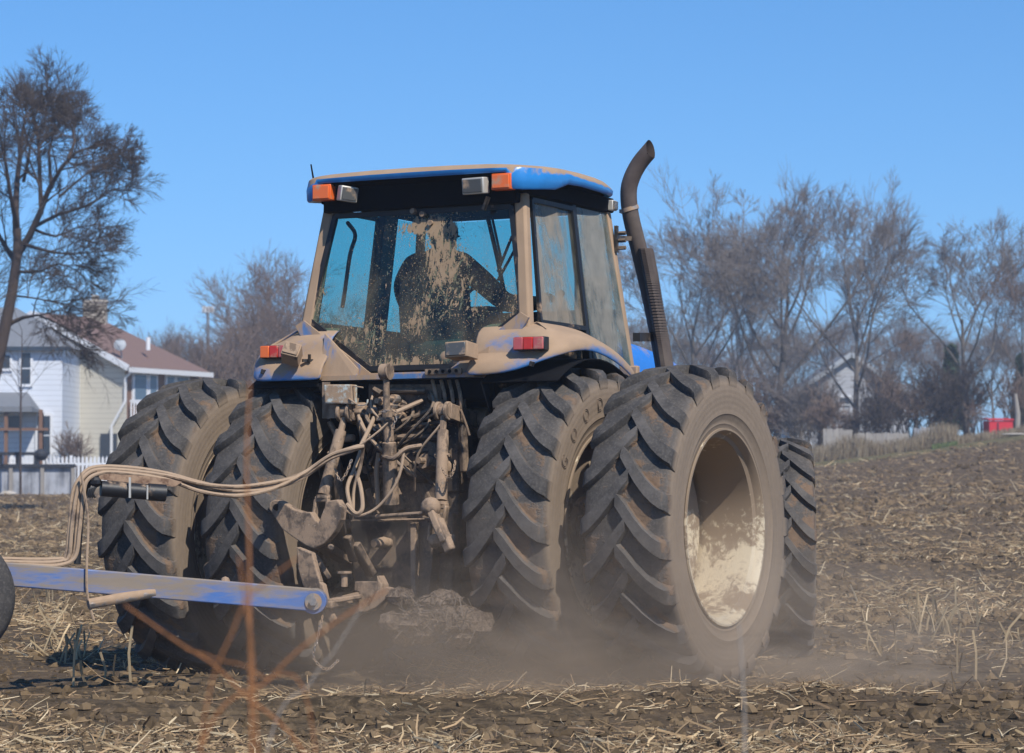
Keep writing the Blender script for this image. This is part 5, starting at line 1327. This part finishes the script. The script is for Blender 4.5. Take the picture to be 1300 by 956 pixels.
# white gabled house at the right
D = 158; ap = at(1080, 448, D); l0, r0_ = at(1000, 503, D), at(1160, 503, D)
rh = thing('gabled_house', 'white gabled house half hidden behind bare trees on the right', 'house', TRN((ap.x, D + 3, 1.2)))
b = MB(); b.prism([Vector((l0.x + .3, D, 1)), Vector((r0_.x - .3, D, 1)), Vector((r0_.x - .3, D, r0_.z + .1)), Vector((ap.x, D, ap.z - .1)), Vector((l0.x + .3, D, l0.z + .1))], (0, 7, 0)); b.build('wall', 'siding_grey', rh, local=False, smooth=0)
b = MB(); oy = Vector((0, -.35, 0)); ln = Vector((0, 7.7, 0)); b._add([l0 + oy, ap + oy, r0_ + oy, l0 + ln, ap + ln, r0_ + ln], [(0, 1, 4, 3), (1, 2, 5, 4)]); b.build('roof', 'shingle_grey', rh, local=False, smooth=0, solid=.12)
b = MB(); oy = Vector((0, -.4, -.08)); b.bar(l0 + oy, ap + oy, .06, .24); b.bar(r0_ + oy, ap + oy, .06, .24); b.build('barge_board', 'dish_grey', rh, local=False, smooth=0)
win(rh, 1066, 1078, 504, 513, D - .02, 1); win(rh, 1097, 1108, 504, 513, D - .02, 1); win(rh, 1014, 1022, 510, 526, D - .02, 2); win(rh, 1034, 1042, 510, 526, D - .02, 2)
# fences
def picket_fence(px0, px1, ytop, ybot, D, label):
    a, c = at(px0, ytop, D), at(px1, ytop, D); zb_ = at(px0, ybot, D).z; t = thing('picket_fence', label, 'fence', TRN((a.x, D, zb_)))
    b = MB(); n = int((c.x - a.x) / .15)
    for k in range(n):
        x = a.x + k * .15; b.prism([(x, D, zb_), (x + .085, D, zb_), (x + .085, D, a.z - .08), (x + .0425, D, a.z), (x, D, a.z - .08)], (0, .025, 0))
    b.build('picket', 'trim_white', t, local=False, smooth=0)
    b = MB()
    for z in (zb_ + .3, a.z - .3): b.box(((a.x + c.x) / 2, D + .05, z), (c.x - a.x, .04, .1))
    b.build('rail', 'trim_white', t, local=False)
    b = MB()
    for k in range(int((c.x - a.x) / 2.2) + 1): b.box((a.x + k * 2.2, D + .1, (zb_ + a.z) / 2), (.1, .1, a.z - zb_ + .05))
    b.build('post', 'trim_white', t, local=False)
picket_fence(-60, 236, 579, 624, 111.6, 'white picket fence in front of the houses')
gf = thing('board_fence', 'low weathered grey board wall with dark cap in front of the picket fence', 'fence', TRN((at(45, 620, 108).x, 108, .3)))
a, c = at(-60, 592, 108), at(94, 592, 108); zb_ = at(0, 634, 108).z
b = MB(); b.box(((a.x + c.x) / 2, 108, (a.z + zb_) / 2), (c.x - a.x, .12, a.z - zb_)); b.build('boards', 'grey_boards', gf, local=False)
b = MB(); b.box(((a.x + c.x) / 2, 107.95, a.z + .02), (c.x - a.x + .1, .3, .12)); b.build('cap_rail', 'patio_dark', gf, local=False)
for px in (93, 54, 14): b = MB(); p = at(px, 592, 107.9); b.box((p.x, 107.88, (a.z + zb_) / 2 - .04), (.13, .12, a.z - zb_ - .05)); b.build('post', 'pale_wood', gf, local=False)
def board_fence(px0, px1, ytop, ybot, D, label, seed, mat='weathered_boards'):
    rg = random.Random(seed); a, c = at(px0, ytop, D), at(px1, ytop, D); zb_ = at(px0, ybot, D).z - .3; t = thing('board_fence', label, 'fence', TRN((a.x, D, zb_)))
    b = MB(); x = a.x
    while x < c.x: w = rg.uniform(.12, .16); b.box((x + w / 2, D + rg.uniform(-.01, .01), (zb_ + a.z) / 2 + rg.uniform(-.04, .04)), (w - .01, .025, a.z - zb_), (0, rg.uniform(-.02, .02), 0)); x += w
    b.build('boards', mat, t, local=False)
    b = MB(); b.box(((a.x + c.x) / 2, D + .06, a.z - .3), (c.x - a.x, .05, .1)); b.build('rail', mat, t, local=False)
board_fence(1045, 1080, 545, 582, 119.6, 'pale board fence section left of the pale trunk, behind dead grass', 1)
board_fence(1084, 1150, 550, 580, 119.9, 'brownish board fence section behind the tall dead grass', 2)
board_fence(1160, 1198, 543, 572, 119.7, 'bluish grey board fence section under the thicket', 3, 'grey_boards')
# red shed, phone mast, small things
q0, q1 = at(1256, 531, 119.2), at(1286, 562, 119.2)
rs = thing('red_shed', 'small bright red shed at the far right edge of the field', 'shed', TRN(((q0.x + q1.x) / 2, 120, q1.z)))
b = MB(); b.box(((q0.x + q1.x) / 2, 120, (q0.z + q1.z) / 2 - .1), (q1.x - q0.x, 1.6, q0.z - q1.z)); b.build('wall', 'red_paint', rs, local=False)
b = MB(); b.box(((q0.x + q1.x) / 2, 120, q0.z - .03), (q1.x - q0.x + .08, 1.7, .06), (.03, 0, 0)); b.build('roof', 'red_paint', rs, local=False)
b = MB(); b.box((q0.x + .34, 119.17, (q0.z + q1.z) / 2 - .12), (.04, .03, q0.z - q1.z - .1)); b.build('door_edge', 'dark_pane', rs, local=False)
b = MB(); p = at(1293, 505, 122); b.tube([at(1291, 560, 122), at(1292, 525, 122), at(1289, 500, 122)], [.13, .11, .07], 8); o = b.build('dead_trunk', 'pale_wood'); tag(o, 'pale broken dead trunk standing right of the red shed', 'tree stump')
for k, (px, py, D, sx, lb) in enumerate(((10, 630, 105, .20, 'white stone lying before the grey board wall'), (1172, 596, 60, .05, 'small white stone out in the right part of the field'), (1290, 553, 116, .2, 'long pale log at the right edge of the field'))):
    p = at(px, py, D); z0 = float(gh(p.x, D, False)); b = MB(); b.ball((0, 0, 0), sx, 12, (1.6 if k != 2 else 3, .8, .5 if k != 2 else .22), .12); o = b.build('rock' if k != 2 else 'log', 'white_rock'); o.location = (p.x, D, z0 + sx * .3); tag(o, lb, 'rock' if k != 2 else 'log')
ms = thing('phone_mast', 'tall thin mobile phone mast with pale antenna head far behind the red roof', 'mast', TRN((at(264, 560, 260).x, 260, 1)))
b = MB(); b.tube([at(264, 590, 260), at(264, 392, 260)], [.22, .13], 8); b.build('pole', 'pole_metal', ms, local=False)
b = MB(); p = at(264, 393, 260)
for k in range(9): a = k * 2 * pi / 9; b.box(p + Vector((cos(a) * .42, sin(a) * .42, 0)), (.2, .14, .55), (0, 0, a))
b.build('antenna_panel', 'trim_white', ms, local=False)
b = MB(); b.tube([at(256, 590, 258), at(257, 432, 258)], .10, 6); o = b.build('utility_pole', 'bark_dark'); tag(o, 'thin dark pole just left of the phone mast', 'pole')
# patio things
p = at(52, 578, 110.3); gr = thing('grill', 'dark round kettle grill on the patio in front of the white house', 'grill', TRN((p.x, 110.3, .5)))
b = MB(); b.ball(p + Vector((0, 0, .02)), .28, 14, (1, 1, .8)); b.build('kettle', 'patio_dark', gr, local=False)
b = MB()
for k in range(3): a = k * 2.1; b.tube([p + Vector((cos(a) * .15, sin(a) * .15, -.1)), p + Vector((cos(a) * .3, sin(a) * .3, -.85))], .02, 6)
b.build('leg', 'patio_dark', gr, local=False)
for k, (px, lb) in enumerate(((12, 'dark patio table left of the kettle grill'), (34, 'dark patio bench right beside the kettle grill'))):
    p = at(px, 576, 110.2); t = thing('patio_table' if k == 0 else 'patio_bench', lb, 'table' if k == 0 else 'bench', TRN((p.x, 110.2, .5)))
    b = MB(); b.box(p, (.8, .6, .12)); b.build('tabletop' if k == 0 else 'seat', 'patio_dark', t, local=False)
    for sx in (-1, 1):
        b = MB(); b.box(p + Vector((sx * .33, 0, -.35)), (.07, .5, .6)); b.build('leg', 'patio_dark', t, local=False)

# ------------------------------------------------------------------ weed stems close to the camera
def stem(pts, D, r, mat, label):
    r *= .52
    P = [at(px, py, D + (dd[0] if dd else 0)) for px, py, *dd in pts]; b = MB(); n_ = len(bez(P, 30))
    b.tube(bez(P, 30), [r * (1 - .5 * k / n_) for k in range(n_)], 6)
    base = P[0].copy(); b.v = [tuple(Vector(v) - base) for v in b.v]
    o = b.build('dry_weed_stem', mat, smooth=60); o.location = base; tag(o, label, 'weed stem', 'blurred dry weed stems close to the camera')
stem([(330, 1760), (322, 1200), (318, 870), (316, 700), (313, 590), (317, 485)], 4.6, .0062, 'weed_orange', 'upright rust orange weed stem, out of focus, in front of the left inner tyre')
stem([(345, 1760), (335, 1200), (322, 860), (312, 770), (303, 705)], 4.4, .005, 'weed_orange', 'shorter orange stem leaning against the tall upright one')
stem([(620, 1760), (430, 1050), (300, 872), (225, 815), (158, 768)], 4.9, .0056, 'weed_orange', 'ochre stem slanting down to the right below the left outer tyre')
stem([(130, 1760), (240, 1000), (345, 860), (415, 798), (492, 748)], 4.6, .0062, 'weed_orange', 'orange stem slanting up to the right under the hitch')
stem([(250, 1760), (330, 1000), (395, 866), (425, 826), (460, 768)], 5.4, .0046, 'weed_pale', 'pale straw stem running beside the slanting orange one')
stem([(420, 1760), (400, 950), (330, 858), (280, 838), (236, 824)], 4.7, .0034, 'weed_orange', 'faint thin orange twig low between the two slanting stems')
stem([(240, 1760), (250, 1000), (300, 790), (335, 742), (378, 708)], 4.3, .0042, 'weed_orange', 'short orange twig crossing above the blue tongue')
stem([(950, 1760), (946, 1000), (943, 868), (939, 800), (936, 790)], 5.2, .0052, 'weed_pale', 'pale grey upright stem in front of the right outer tyre')

# ------------------------------------------------------------------ drifting dust
m = NT('dust'); g = m.coord('Object'); nz = m.noise(m.coord('Object', (1.2, 1.0, 1.3)), 1.5, 5, .62, .8)
x, y, z = m.xyz(g)
r2 = m.math('SQRT', m.add(m.add(m.mul(x, x), m.mul(y, y)), m.mul(z, z)))
fall = m.ramp(r2, 1.0, .15)
dens = m.mul(m.mul(m.ramp(nz, .40, .66), fall), .78)
v = m.n('ShaderNodeVolumePrincipled'); v.inputs['Color'].default_value = (.90, .72, .53, 1); m.link(dens, v.inputs['Density']); v.inputs['Anisotropy'].default_value = .2
m.link(v.outputs[0], m.out.inputs[1])
def dust(loc, sc, label):
    b = MB(); b.ball((0, 0, 0), 1, 20); o = b.build('dust_cloud', 'dust', smooth=60); o.location = loc; o.scale = sc; tag(o, label, 'dust', kind='stuff')
dust((.1, 18.1, .30), (2.6, 1.5, 1.25), 'brown dust swirling up between the rear wheels')
dust((1.0, 17.6, .35), (3.4, 1.3, .95), 'thin veil of dust hanging in front of the right wheels')
dust((2.4, 19.0, .1), (1.3, 1.4, .50), 'thin dust trailing off right of the wheels')

m = NT('haze_air'); v = m.n('ShaderNodeVolumePrincipled'); v.inputs['Color'].default_value = (.80, .88, 1.0, 1); v.inputs['Density'].default_value = .0011; v.inputs['Anisotropy'].default_value = .3
m.link(v.outputs[0], m.out.inputs[1])
b = MB(); b.box((0, 0, 7.4), (1900, 1900, 17.2)); o = b.build('haze', 'haze_air', smooth=0); tag(o, 'thin blue spring haze in the air over the whole field', 'haze', kind='stuff')
# ------------------------------------------------------------------ light, sky, camera
AZ, EL = radians(152), radians(47)
w = bpy.data.worlds.new('World'); scn.world = w; w.use_nodes = True; nt = w.node_tree; nt.nodes.clear()
sky = nt.nodes.new('ShaderNodeTexSky'); sky.sky_type = 'NISHITA'; sky.sun_disc = False; sky.sun_elevation = EL; sky.sun_rotation = AZ
sky.air_density = 1.0; sky.dust_density = 0; sky.ozone_density = 8
tc_ = nt.nodes.new('ShaderNodeTexCoord'); va_ = nt.nodes.new('ShaderNodeVectorMath'); va_.operation = 'ADD'; va_.inputs[1].default_value = (0, 0, .072); nt.links.new(tc_.outputs['Generated'], va_.inputs[0]); nt.links.new(va_.outputs[0], sky.inputs[0])
bg = nt.nodes.new('ShaderNodeBackground'); bg.inputs[1].default_value = .15
wo = nt.nodes.new('ShaderNodeOutputWorld'); hs_ = nt.nodes.new('ShaderNodeHueSaturation'); hs_.inputs['Saturation'].default_value = 1.14; hs_.inputs['Value'].default_value = 1.0; nt.links.new(sky.outputs[0], hs_.inputs['Color']); nt.links.new(hs_.outputs[0], bg.inputs[0]); nt.links.new(bg.outputs[0], wo.inputs[0])
sl_ = bpy.data.lights.new('sun', 'SUN'); sl_.energy = 5.0; sl_.angle = radians(.53); sl_.color = (1.0, .945, .86)
so = bpy.data.objects.new('sun', sl_); COL.objects.link(so)
dirv = Vector((sin(AZ) * cos(EL), cos(AZ) * cos(EL), sin(EL)))
so.rotation_euler = (-dirv).to_track_quat('-Z', 'Y').to_euler(); so.location = dirv * 50
cam = bpy.data.cameras.new('camera'); co = bpy.data.objects.new('camera', cam); COL.objects.link(co)
co.location = (0, 0, CH); co.rotation_euler = (pi / 2 + PIT, 0, 0)
cam.sensor_width = 36; cam.lens = F * 36 / 1300; cam.shift_y = -45 / 1300; cam.clip_start = .1; cam.clip_end = 9000
cam.dof.use_dof = True; cam.dof.focus_distance = 18.6; cam.dof.aperture_fstop = 6.3
scn.camera = co
scn.view_settings.view_transform = 'Standard'; scn.view_settings.look = 'None'; scn.view_settings.exposure = 0; scn.view_settings.gamma = 1
scn.render.engine = 'CYCLES'
cy_ = scn.cycles; cy_.use_denoising = True; cy_.max_bounces = 8; cy_.transparent_max_bounces = 16; cy_.volume_bounces = 1; cy_.volume_max_steps = 64; cy_.volume_step_rate = 2.0; cy_.use_adaptive_sampling = True
for k in list(meshes.values()): pass
